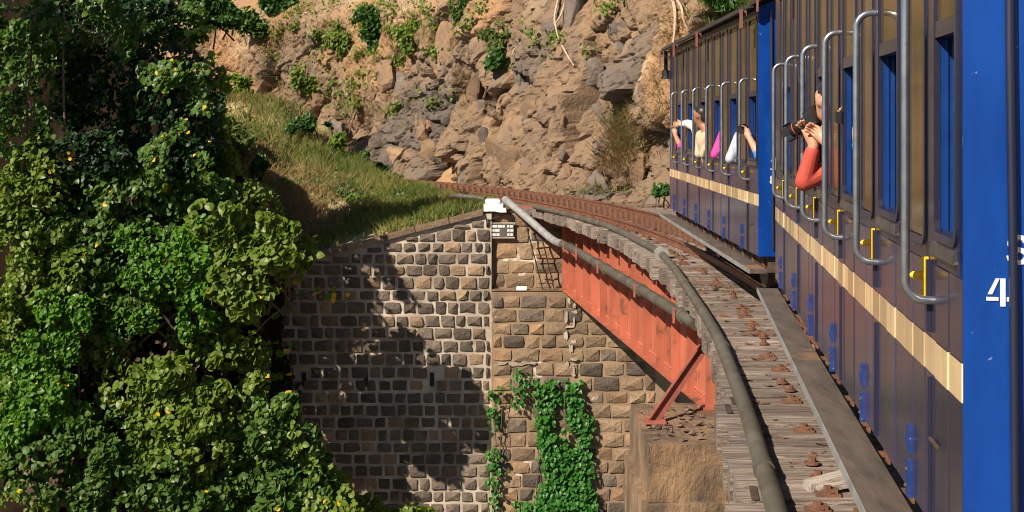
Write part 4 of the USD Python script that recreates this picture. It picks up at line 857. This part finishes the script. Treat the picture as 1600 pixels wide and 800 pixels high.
plant('creeper', 'dark shaded creeper in the hollow below the upper bushes', 'creeper', [(180, 130, 110, 110, 31.6, .7), (255, 205, 90, 85, 31.2, .7), (120, 260, 95, 75, 30.6, .7), (290, 150, 45, 75, 32, .5), (180, 40, 110, 60, 32.5, .6), (310, 260, 40, 60, 31.6, .5)], 5200, .15, 'leaf_dark', 202, density=.32, stems=4)
plant('creeper', 'column of yellow green creeper leaves along the left edge at mid height', 'creeper', [(22, 330, 66, 85, 30.1, .7), (18, 465, 60, 85, 29.9, .7), (70, 400, 55, 60, 30.0, .6)], 2600, .15, 'leaf_olive', 203, density=.38)
plant('creeper', 'mid green creeper mat between the dark hollow and the bright cascade', 'creeper', [(200, 330, 120, 62, 30.7, .7), (120, 395, 80, 70, 30.4, .7), (300, 300, 50, 60, 31.0, .5), (150, 460, 80, 55, 30.2, .6)], 3800, .16, 'leaf_green', 204, density=.41)
plant('creeper', 'bright light green creeper cascade in the middle of the thicket', 'creeper', [(255, 415, 85, 72, 30.0, .5), (312, 405, 40, 72, 30.2, .5), (215, 480, 50, 45, 30.0, .5), (300, 490, 45, 55, 30.1, .5), (215, 370, 50, 30, 30.3, .4)], 2400, .135, 'leaf_bright', 205, density=.34)
plant('shrub', 'round leaved olive shrub reaching over the wing wall top', 'shrub', [(425, 385, 62, 42, 29.9, .6), (375, 430, 70, 55, 29.8, .6), (345, 350, 45, 50, 29.9, .5), (455, 385, 40, 25, 30.1, .4)], 2200, .20, 'leaf_olive', 206, density=.36, parts=160)
plant('creeper', 'glossy green creeper with small bright leaves at the lower left edge', 'creeper', [(65, 580, 75, 85, 29.4, .5), (100, 510, 50, 55, 29.6, .5), (20, 640, 50, 50, 29.3, .5), (110, 630, 40, 60, 29.4, .4)], 3000, .135, 'leaf_bright', 207, density=.30)
plant('shrub', 'olive green shrub with large leaves in the lower middle of the thicket', 'shrub', [(250, 630, 85, 62, 29.8, .6), (335, 600, 70, 62, 30.1, .6), (375, 540, 40, 45, 30.8, .5), (290, 690, 85, 55, 29.5, .6), (395, 600, 35, 45, 30.8, .4)], 3000, .185, 'leaf_olive', 208, density=.40, parts=160)
plant('shrub', 'round leaved green shrub at the foot of the wing wall', 'shrub', [(425, 725, 78, 62, 29.9, .6), (482, 765, 52, 45, 30.2, .5), (370, 775, 85, 45, 29.6, .6), (430, 655, 35, 45, 30.2, .4)], 2600, .19, 'leaf_green', 209, density=.36, parts=160)
plant('shrub', 'leafy shrub closing the right rim of the thicket beside the grass bank', 'shrub', [(325, 190, 28, 60, 32.3, .4), (335, 270, 38, 60, 32.2, .4), (380, 335, 40, 40, 31.8, .4), (315, 130, 30, 40, 32.0, .4)], 2600, .15, 'leaf_olive', 213, density=.36, parts=60, stems=5)
plant('creeper', 'mixed green and yellow creeper along the bottom left corner', 'creeper', [(75, 745, 95, 60, 29.0, .6), (190, 745, 85, 60, 29.2, .6), (140, 670, 60, 40, 29.4, .5), (270, 780, 60, 40, 29.2, .5)], 3000, .165, 'leaf_green', 210, density=.42)
plant('shrub', 'low leafy plants at the bottom of the picture under the wing wall', 'shrub', [(560, 800, 50, 22, 31.4, .5), (640, 812, 45, 24, 31.6, .5), (520, 790, 40, 30, 31.2, .4)], 900, .18, 'leaf_olive', 211, density=.34, parts=60)
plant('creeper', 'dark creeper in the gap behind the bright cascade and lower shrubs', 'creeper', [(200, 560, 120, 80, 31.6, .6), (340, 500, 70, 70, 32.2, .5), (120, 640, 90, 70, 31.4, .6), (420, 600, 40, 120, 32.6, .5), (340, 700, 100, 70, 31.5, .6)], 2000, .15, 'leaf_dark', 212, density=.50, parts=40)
def curtain(label, poly, n, size, m, seed, gap, parts=200, toward=.9, freq=(.7, .7, .9)):
    r = np.random.default_rng(seed); pg = Polygon(poly); import shapely
    lo, hi = np.min(poly, 0), np.max(poly, 0); q = r.uniform(lo, hi, (n * 2, 2)); q = q[shapely.contains_xy(pg, q[:, 0], q[:, 1])]
    x, zz_ = (q[:, 0] - CX) / F * 31, EYE - (q[:, 1] - HZ) / F * 31; b = np.column_stack([x, zz_, 0 * x])
    edge = np.array([pg.exterior.distance(shapely.Point(*p)) for p in q]); ok = edge / 16 + r.normal(0, .5, len(q)) + (fbm(b * 2.5, 2, seed + 9) - .5) * 4 > .3
    bump = fbm(b * freq[0], 4, seed)
    ok &= (fbm(b * 1.7 + 5, 3, seed + 3) + .5 * bump + r.normal(0, .05, len(q))) > gap
    x, zz_, bump, q = x[ok], zz_[ok], bump[ok], q[ok]
    hgt = np.clip(0 - zz_, -2, 14); d = 32.3 - .20 * hgt - toward - bump * 2.3 + .8 - r.random(len(x)) ** 2 * .35 - 1.3 * np.clip((zz_ + 1) / 2, 0, 1) * np.clip((x + 9) / 1.5, 0, 1)
    P = np.column_stack([(q[:, 0] - CX) / F * d, d, EYE - (q[:, 1] - HZ) / F * d])
    N = SUN * 1.2 + np.array([-.1, -.4, .2]) + r.normal(size=P.shape) * .6; sz = size * r.uniform(.45, 1.3, len(P)); v, f = leaves(P, N, sz, r, droop=.9)
    t = thing('creeper', label, 'creeper', (P[:, 0].mean(), P[:, 1].mean(), P[:, 2].min())); o_ = np.argsort(P[:, 1] - sz * 8)
    vis = [k for k in o_ if 0 < q[k, 0] < 1600 and 0 < q[k, 1] < 800][:parts]; rest = np.setdiff1d(np.arange(len(P)), vis)
    for k in vis:
        y_ = r.random() < .18; w_ = v[k] if not y_ else v[k].mean(0) + (v[k] - v[k].mean(0)) * r.uniform(.45, .8); obj('leaf', (w_, LEAF_F), 'leaf_yellow' if y_ else m, t)
    obj('foliage', (v[rest].reshape(-1, 3), (LEAF_F[None] + (np.arange(len(rest)) * 9)[:, None, None]).reshape(-1, 3)), m, t, kind='stuff')
curtain('wide curtain of green creeper over the upper half of the left hillside', [(-60, -30), (180, -30), (330, 60), (335, 150), (318, 300), (420, 330), (500, 372), (480, 430), (400, 470), (-60, 470)], 12500, .145, 'leaf_green', 501, .75)
curtain('wide curtain of olive creeper over the lower half of the left hillside', [(-60, 430), (420, 440), (430, 520), (400, 600), (440, 640), (540, 740), (580, 830), (-60, 830)], 13000, .145, 'leaf_olive', 502, .73)
# dead leaves and yellow leaves
r = np.random.default_rng(5)
def scatter(pts, size, m, nrm=(-.2, -.8, .6), tilt=.7, droop=.3):
    P = np.array(pts); v, f = leaves(P, np.tile(nrm, (len(P), 1)) + r.normal(size=P.shape) * tilt, size * r.uniform(.6, 1.2, len(P)), r, droop=droop); return v, f
P = [at(r.normal(215, 50), r.normal(560, 28), 30.1 + r.normal(0, .25)) for _ in range(110)] + [at(r.normal(60, 40), r.normal(745, 18), 28.6 + r.normal(0, .2)) for _ in range(40)]
v, f = scatter(P, .12, 'leaf_dead'); single('dead_leaves', (v.reshape(-1, 3), f.reshape(-1, 3)), 'leaf_dead', 'curled brown dead leaves caught in the gap of the thicket', 'dead leaves', kind='stuff')
# sprigs that stick out to the right of the thicket
for k, (px, py, px2, py2, nl) in enumerate([(380, 470, 470, 432, 9), (400, 520, 462, 480, 7), (440, 455, 530, 468, 10), (395, 560, 452, 540, 8), (400, 610, 445, 585, 8), (430, 690, 540, 745, 12), (300, 110, 345, 90, 9), (280, 70, 330, 40, 9), (420, 420, 495, 395, 10), (300, 250, 340, 290, 8)]):
    a, b = at(px, py, 31.2 if px < 350 else 31.7), at(px2, py2, 31.3); t = thing('leafy_sprig', ['thin twig reaching right over the dark upper wall', 'bare pale twig with few leaves against the shaded wall', 'twig tipped with yellow leaves in front of the shaded wall', 'short leafy twig low against the shaded wall', 'lowest leafy twig at the middle of the wall shadow', 'long twig at the foot of the wing wall pointing right', 'leafy twig at the upper right rim of the hollow', 'small twig near the top of the thicket', 'leafy twig just above the coping slabs', 'twig over the grass beside the thicket'][k], 'twig', a)
    q = np.linspace(0, 1, 8)[:, None]; mid = (a + b) / 2 + np.array([0, 0, r.uniform(.1, .3)]); cv = (1 - q) ** 2 * a + 2 * q * (1 - q) * mid + q ** 2 * b
    obj('stem', MB().tube(cv, np.linspace(.016, .006, 8), 5).get(), 'root_pale' if k in (1,) else 'bark', t)
    for j in range(nl):
        p = cv[min(7, int(3 + 5 * j / nl))] + r.normal(0, .09, 3); v, f = scatter([p], .19, None, tilt=.4); obj('leaf', (v[0], LEAF_F), 'leaf_yellow' if (k == 2 and j % 3 == 0) or (j == 7) else 'leaf_bright' if j % 2 else 'leaf_olive', t)

# ivy on the abutment
def ivy(label, spans, n, seed, y0, dens=.36, size=.115):
    r = np.random.default_rng(seed); P = []
    for (xa, xb, ya, yb) in spans:
        k = int(n * (xb - xa) * (yb - ya)); P.append(np.column_stack([r.uniform(xa, xb, k), r.uniform(ya, yb, k)]))
    P = np.vstack(P); P = P + r.normal(0, 1, P.shape) * [3, 3]; x, z = (P[:, 0] - CX) / F * y0, EYE - (P[:, 1] - HZ) / F * y0
    Q = np.column_stack([x + r.normal(0, .03, len(x)), y0 - r.random(len(x)) * .16 - .10 * meshkit.fbm(np.column_stack([x, z, 0 * x]) * 2, 2), z]); Q = Q[meshkit.fbm(Q * [2.2, 0, 1.3] + seed, 3, seed) > dens]
    t = thing('ivy', label, 'ivy', (Q[:, 0].mean(), y0, Q[:, 2].min()))
    v, f = leaves(Q, np.tile([-.15, -.8, .55], (len(Q), 1)) + r.normal(size=Q.shape) * .35, size * r.uniform(.7, 1.2, len(Q)), r, droop=1.2)
    k = min(150, len(Q) // 2); o_ = np.argsort(Q[:, 1])
    for i in o_[:k]: obj('leaf', (v[i], LEAF_F), 'ivy_green', t)
    w = v[o_[k:]]; obj('foliage', (w.reshape(-1, 3), (LEAF_F[None] + (np.arange(len(w)) * 9)[:, None, None]).reshape(-1, 3)), 'ivy_green', t, kind='stuff')
    st = MB()
    for _ in range(5):
        i = r.integers(len(Q)); e = Q[i]; st.tube(np.linspace(e, [e[0] + r.normal(0, .15), y0 - .02, max(-7.5, Q[:, 2].min())], 6), .010, 5)
    obj('stem', st.get(), 'bark', t)
ivy('broad bright green ivy hanging in two strands on the brown abutment', [(838, 866, 598, 700), (862, 906, 594, 628), (884, 910, 620, 720), (908, 926, 640, 680), (848, 922, 680, 800), (840, 928, 765, 815)], .085, 301, CY - .03)
ivy('narrow strand of ivy in the shaded corner beside the wing wall', [(764, 778, 600, 820)], .07, 302, CY - .03, .40, .10)
ivy('small straggling ivy sprig above the broad ivy on the abutment', [(803, 816, 572, 596), (812, 830, 585, 622), (800, 812, 600, 640)], .06, 303, CY - .03, .38, .085)
ivy('leafy growth spreading at the foot of the broad ivy', [(800, 930, 785, 830)], .06, 304, CY - .25, .35, .11)

# bushes on the cliff and the bank
def bush(label, px, py, rx, ry, m, n, size, seed, narrow=False, depth=None, name='bush'):
    if depth is None: p, nn = on_cliff(px, py + ry * .5); z = p[1] - .25
    else: z = depth
    s = z / F; rr = np.random.default_rng(seed + 5)
    plant(name, label, name if name != 'bush' else 'bush', [(px + rr.uniform(-.65, .65) * rx, py + rr.uniform(-.6, .6) * ry, rx * rr.uniform(.25, .6), ry * rr.uniform(.25, .6), z + rr.normal(0, .06), rx * s * .5) for _ in range(9)], n, size, m, seed, density=.34, parts=30, tv=NARROW_V if narrow else LEAF_V, tf=NARROW_F if narrow else LEAF_F, stems=5, droop=.8, inner=.35)
bush('bright leafy bush high on the cliff near the middle left', 588, 42, 28, 32, 'bush_green', 700, .20, 401)
bush('dark bush high on the cliff left of the bright leafy one', 402, 34, 30, 28, 'leaf_green', 800, .20, 402)
bush('drooping dark leaved bush at the top edge of the cliff', 735, 12, 32, 30, 'leaf_green', 900, .24, 403, True)
bush('feathery blue green bush below the drooping one on the cliff', 782, 57, 28, 26, 'grass_fresh', 900, .24, 404, True)
bush('small yellow green bush on the cliff below the feathery one', 771, 96, 16, 14, 'bush_green', 260, .17, 405)
bush('dull rounded bush low on the cliff left of the rock slabs', 560, 160, 14, 16, 'grass_blade', 350, .15, 406, True)
bush('tangled olive bushes on the dry cliff under the bright leafy bush', 535, 70, 34, 20, 'leaf_olive', 500, .15, 407)
bush('dark tangled bush beside the tall tan rock column', 645, 55, 26, 36, 'leaf_olive', 500, .14, 408)
bush('green plant on the dry slope at the left of the cliff', 475, 125, 22, 24, 'leaf_olive', 400, .15, 409)
bush('bright reedy bush at the top right above the far coach roof', 1135, -2, 50, 30, 'bush_green', 1100, .26, 410, True)
bush('dark leaf cluster at the very top of the cliff by the grey slab', 858, 2, 12, 10, 'bush_green', 120, .22, 411)
bush('low green weed at the cliff foot beside the far coach', 1035, 297, 14, 9, 'bush_green', 260, .12, 412, False, 33.0)
bush('feathery green bush on the bank beside the thicket', 345, 215, 42, 42, 'grass_fresh', 1500, .28, 413, True, 40.5)
bush('leafy weed in the middle of the grass bank', 520, 245, 24, 18, 'bush_green', 320, .16, 414, False, 42.5)
bush('leafy weed at the upper edge of the grass bank by the cutting', 590, 262, 14, 10, 'bush_green', 200, .14, 415, False, 43.0)
bush('big dark green bush at the top left above the dry grass', 255, 25, 70, 40, 'leaf_green', 1800, .20, 416, False, 46.5)
bush('broad sunlit green bush at the top of the dry slope left of the cliff', 330, 22, 52, 30, 'bush_green', 1500, .2, 421, False, 47.5)
bush('low bush under the broad sunlit one on the dry slope', 290, 58, 40, 20, 'leaf_olive', 900, .18, 422, False, 46.8)
bush('green bush at the top edge between dry slope and cliff', 432, 6, 30, 20, 'bush_green', 700, .2, 423)
bush('green bush on the crest of the bank right of the hollow', 372, 135, 26, 18, 'leaf_olive', 600, .17, 424, False, 44.5)
bush('green bush at the top left corner behind the climber tree', 170, -5, 70, 40, 'leaf_dark', 1400, .2, 417, False, 44.5)
bush('shaded bush under the top left bushes', 330, 5, 40, 26, 'leaf_green', 800, .2, 418, False, 48)
bush('light green weeds at the left end of the grass bank', 405, 262, 18, 22, 'bush_green', 320, .16, 419, False, 39)
bush('low green bush on the bank above the coping slabs', 565, 318, 22, 12, 'leaf_olive', 420, .14, 431, False, 37.2)
bush('scrubby bush halfway up the bank right of the weeds', 455, 245, 24, 18, 'leaf_olive', 500, .15, 432, False, 42.5)
bush('small round bush on the bank near the pale pipe', 665, 300, 16, 9, 'leaf_olive', 260, .12, 433, False, 40.5)
bush('light scrub on the bank beside the dry patch', 400, 205, 26, 18, 'bush_green', 520, .15, 434, False, 44.3)
for q_, (px, py, rx, ry, mm, lab) in enumerate([(470, 192, 26, 16, 'bush_green', 'bush on the bank crest in front of the cliff foot, leftmost of the crest bushes'), (520, 224, 20, 13, 'leaf_olive', 'olive bush on the bank crest beside the dark hollow in the cliff foot'), (560, 248, 18, 11, 'bush_green', 'bright bush on the bank crest where the cutting begins'), (612, 276, 16, 8, 'leaf_olive', 'last low bush on the bank crest beside the rails')]): bush(lab, px, py, rx, ry, mm, 480, .13, 441 + q_, False, 42.6)
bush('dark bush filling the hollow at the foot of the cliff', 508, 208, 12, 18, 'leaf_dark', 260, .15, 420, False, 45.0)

# ------------------------------------------------------------------ grass
def blades(P, h, w, lean, r, spread=.35):
    n = len(P); a = r.uniform(0, 2 * np.pi, n); d = np.column_stack([np.cos(a), np.sin(a), 0 * a]); L = h * r.uniform(.55, 1.2, n)
    b = r.uniform(0, spread, n)[:, None]; side = np.column_stack([-np.sin(a + 1.2), np.cos(a + 1.2), 0 * a]); up = np.array([0, 0, 1.0])
    mid = P + (up * .6 + d * b * .5 + np.asarray(lean) * .5) * L[:, None]; tip = P + (up * .95 + d * b * 1.6 + np.asarray(lean) * 1.4) * L[:, None]
    w = w * r.uniform(.6, 1.3, n)[:, None]
    v = np.stack([P - side * w, P + side * w, mid + side * w * .8, mid - side * w * .8, tip], 1)
    f = np.array([[0, 1, 2], [0, 2, 3], [3, 2, 4]])[None] + (np.arange(n) * 5)[:, None, None]
    return v.reshape(-1, 3), f.reshape(-1, 3)
r = np.random.default_rng(12)
n = 95000; x, y = r.uniform(-17, .6, n), 33.8 + 13.5 * r.random(n) ** 1.15
ok = (track_clear(x, y) < -.25) & (x > -13 - (y - 34) * .4); x, y = x[ok], y[ok]; z = bank_z(x, y)
cl_ = meshkit.fbm(np.column_stack([x, y, 0 * x]) * .7, 3, 3); ok = cl_ + r.normal(0, .08, len(x)) > .40; x, y, z, cl_ = x[ok], y[ok], z[ok], cl_[ok]
dry = meshkit.fbm(np.column_stack([x, y, 0 * x]) * .35 + 20, 3, 4) + .022 * np.clip(-x - 5, 0, 8) + .012 * (y - 38) + r.normal(0, .10, len(x)) > .43
P = np.column_stack([x, y, z - .02])
single('bank_grass', blades(P[~dry], .34, .013, (.0, -.05, 0), r, .6), 'grass_blade', 'green and straw coloured grass covering the bank above the wing wall', 'grass', kind='stuff')
single('dry_grass', blades(P[dry], .38, .013, (.05, -.1, -.1), r, .7), 'grass_dry', 'pale dry grass on the upper part of the bank', 'dry grass', kind='stuff')
m_ = (meshkit.fbm(np.column_stack([x, y, 0 * x]) * 1.1 + 7, 3, 8) + r.normal(0, .05, len(x)) > .63) & ~dry
single('fresh_grass', blades(P[m_], .42, .014, (-.05, -.05, 0), r, .7), 'grass_fresh', 'taller fresh green grass clumps on the bank beside the thicket', 'grass', kind='stuff')
nw = 9000; wx, wy = r.uniform(-11, -1, nw), 33.9 + 11 * r.random(nw); ok = (track_clear(wx, wy) < -.4) & (meshkit.fbm(np.column_stack([wx, wy, 0 * wx]) * .9 + 3, 3, 9) > .54); wx, wy = wx[ok], wy[ok]
W_ = np.column_stack([wx, wy, bank_z(wx, wy) + .06 + .22 * r.random(len(wx))]); v, f = leaves(W_, SUN + r.normal(size=W_.shape) * .7, .11 * r.uniform(.6, 1.2, len(W_)), r)
single('bank_weeds', (v.reshape(-1, 3), f.reshape(-1, 3)), 'bush_green', 'small leafy weeds scattered through the bank grass', 'weeds', kind='stuff')
# hanging dry grass on the cliff
def cliff_grass(spots, n, h, m, name, label, seed, spread=1.0, lean=(0, 0, 0)):
    r = np.random.default_rng(seed); P = []
    for px, py, sx, sy in spots:
        for _ in range(int(n)):
            P.append((r.normal(px, sx), r.normal(py, sy)))
    P = np.array(P); tree_ = trimesh.proximity if False else None
    from scipy.spatial import cKDTree
    good = (CLP[:, 1] > 20); kd = cKDTree(np.column_stack([_px[good], _py[good]])); _, i = kd.query(P); Q = CLP[good][i] + r.normal(0, .03, (len(P), 3))
    single(name, blades(Q, h, .011, lean, r, spread), m, label, 'grass', kind='stuff')
cliff_grass([(970, 210, 14, 18), (978, 240, 14, 16), (955, 262, 14, 14), (985, 200, 10, 20)], 420, .55, 'grass_dry', 'grass_tussock', 'big pale dry tussock hanging at the cliff foot beside the far coach', 31, 1.0, (-.35, -.3, -.35))
cliff_grass([(965, 195, 12, 10), (985, 225, 10, 12)], 160, .45, 'grass_fresh', 'green_tussock', 'fresh green blades growing through the pale tussock', 33, .9, (-.2, -.2, -.1))
cliff_grass([(1020, 160, 14, 40), (1010, 215, 16, 30), (1040, 90, 14, 40), (1060, 40, 20, 25)], 300, .42, 'grass_dry', 'hanging_grass', 'matted straw hanging down the cliff beside the far coach', 34, .9, (-.3, -.3, -.75))
cliff_grass([(470, 30, 30, 25), (440, 110, 22, 36), (510, 40, 30, 25), (560, 90, 30, 20), (620, 40, 24, 30), (640, 70, 18, 20), (590, 175, 30, 16), (420, 70, 20, 30), (480, 170, 26, 16), (690, 55, 14, 30), (725, 130, 8, 40), (580, 190, 8, 26), (350, 90, 40, 20), (400, 110, 30, 24), (430, 60, 24, 20), (330, 60, 30, 14)], 380, .34, 'grass_dry', 'cliff_straw', 'tufts of dry straw on the upper left of the cliff', 35, .9, (-.2, -.25, -.45))
cliff_grass([(540, 60, 30, 20), (500, 90, 26, 20), (650, 50, 14, 18), (470, 140, 20, 16), (545, 165, 14, 10), (600, 20, 30, 12), (930, 300, 40, 4)], 130, .28, 'grass_blade', 'cliff_weeds', 'green weeds among the straw on the cliff', 36, .9, (-.15, -.2, 0))
cliff_grass([(1150, 10, 22, 14), (1120, 30, 18, 10), (1170, 0, 14, 10)], 220, .42, 'grass_fresh', 'cliff_reeds', 'bright green reeds on the cliff above the far coach roof', 37, .7, (-.1, -.2, 0))
from scipy.spatial import cKDTree
good = CLP[:, 1] > 20; kd = cKDTree(np.column_stack([_px[good], _py[good]])); r = np.random.default_rng(44); C_ = []
for _ in range(70):
    c = (r.uniform(425, 700), r.uniform(-5, 185) * r.random() ** .5) if r.random() < .8 else (r.uniform(700, 1010), r.uniform(0, 120)); q = r.integers(12, 60); w = r.uniform(3, 12)
    C_.append(np.column_stack([r.normal(c[0], w, q), r.normal(c[1], w * .8, q)]))
C_ = np.vstack(C_); Q = CLP[good][kd.query(C_)[1]] + r.normal(0, .06, (len(C_), 3)) + [-.05, -.12, .05]; v, f = leaves(Q, SUN + r.normal(size=Q.shape) * .7, .12 * r.uniform(.5, 1.3, len(Q)), r)
single('cliff_scrub', (v.reshape(-1, 3), f.reshape(-1, 3)), 'leaf_olive', 'thin olive scrub rooted in cracks all over the upper cliff', 'scrub', kind='stuff')
# roots and sticks
for k, (pts, lab) in enumerate([([(880, -5), (872, 30), (876, 55), (888, 80), (898, 103)], 'long pale root hanging down beside the grey slab on the cliff'), ([(892, -5), (882, 25), (874, 40), (878, 62)], 'thin pale root crossing the long root on the cliff'), ([(1055, -5), (1060, 25), (1056, 70)], 'pale stick standing against the cliff at the upper right'), ([(1062, -5), (1072, 20), (1081, 45)], 'thin leaning stick right of the pale stick on the cliff'), ([(476, 25), (484, 20), (497, 18)], 'pale dead branch lying on the dry upper cliff'), ([(838, 10), (820, 50), (806, 85)], 'root running down the crack left of the tan cliff face')]):
    Q = np.array([on_cliff(*p)[0] + on_cliff(*p)[1] * [.12, .12, 0] for p in pts]); s = np.arange(len(Q)); q = np.linspace(0, len(Q) - 1, 16)
    single('root', MB().tube(PchipInterpolator(s, Q)(q), np.linspace(.04, .022, 16) * (1.3 if k == 2 else 1), 6).get(), 'root_pale', lab, 'root')
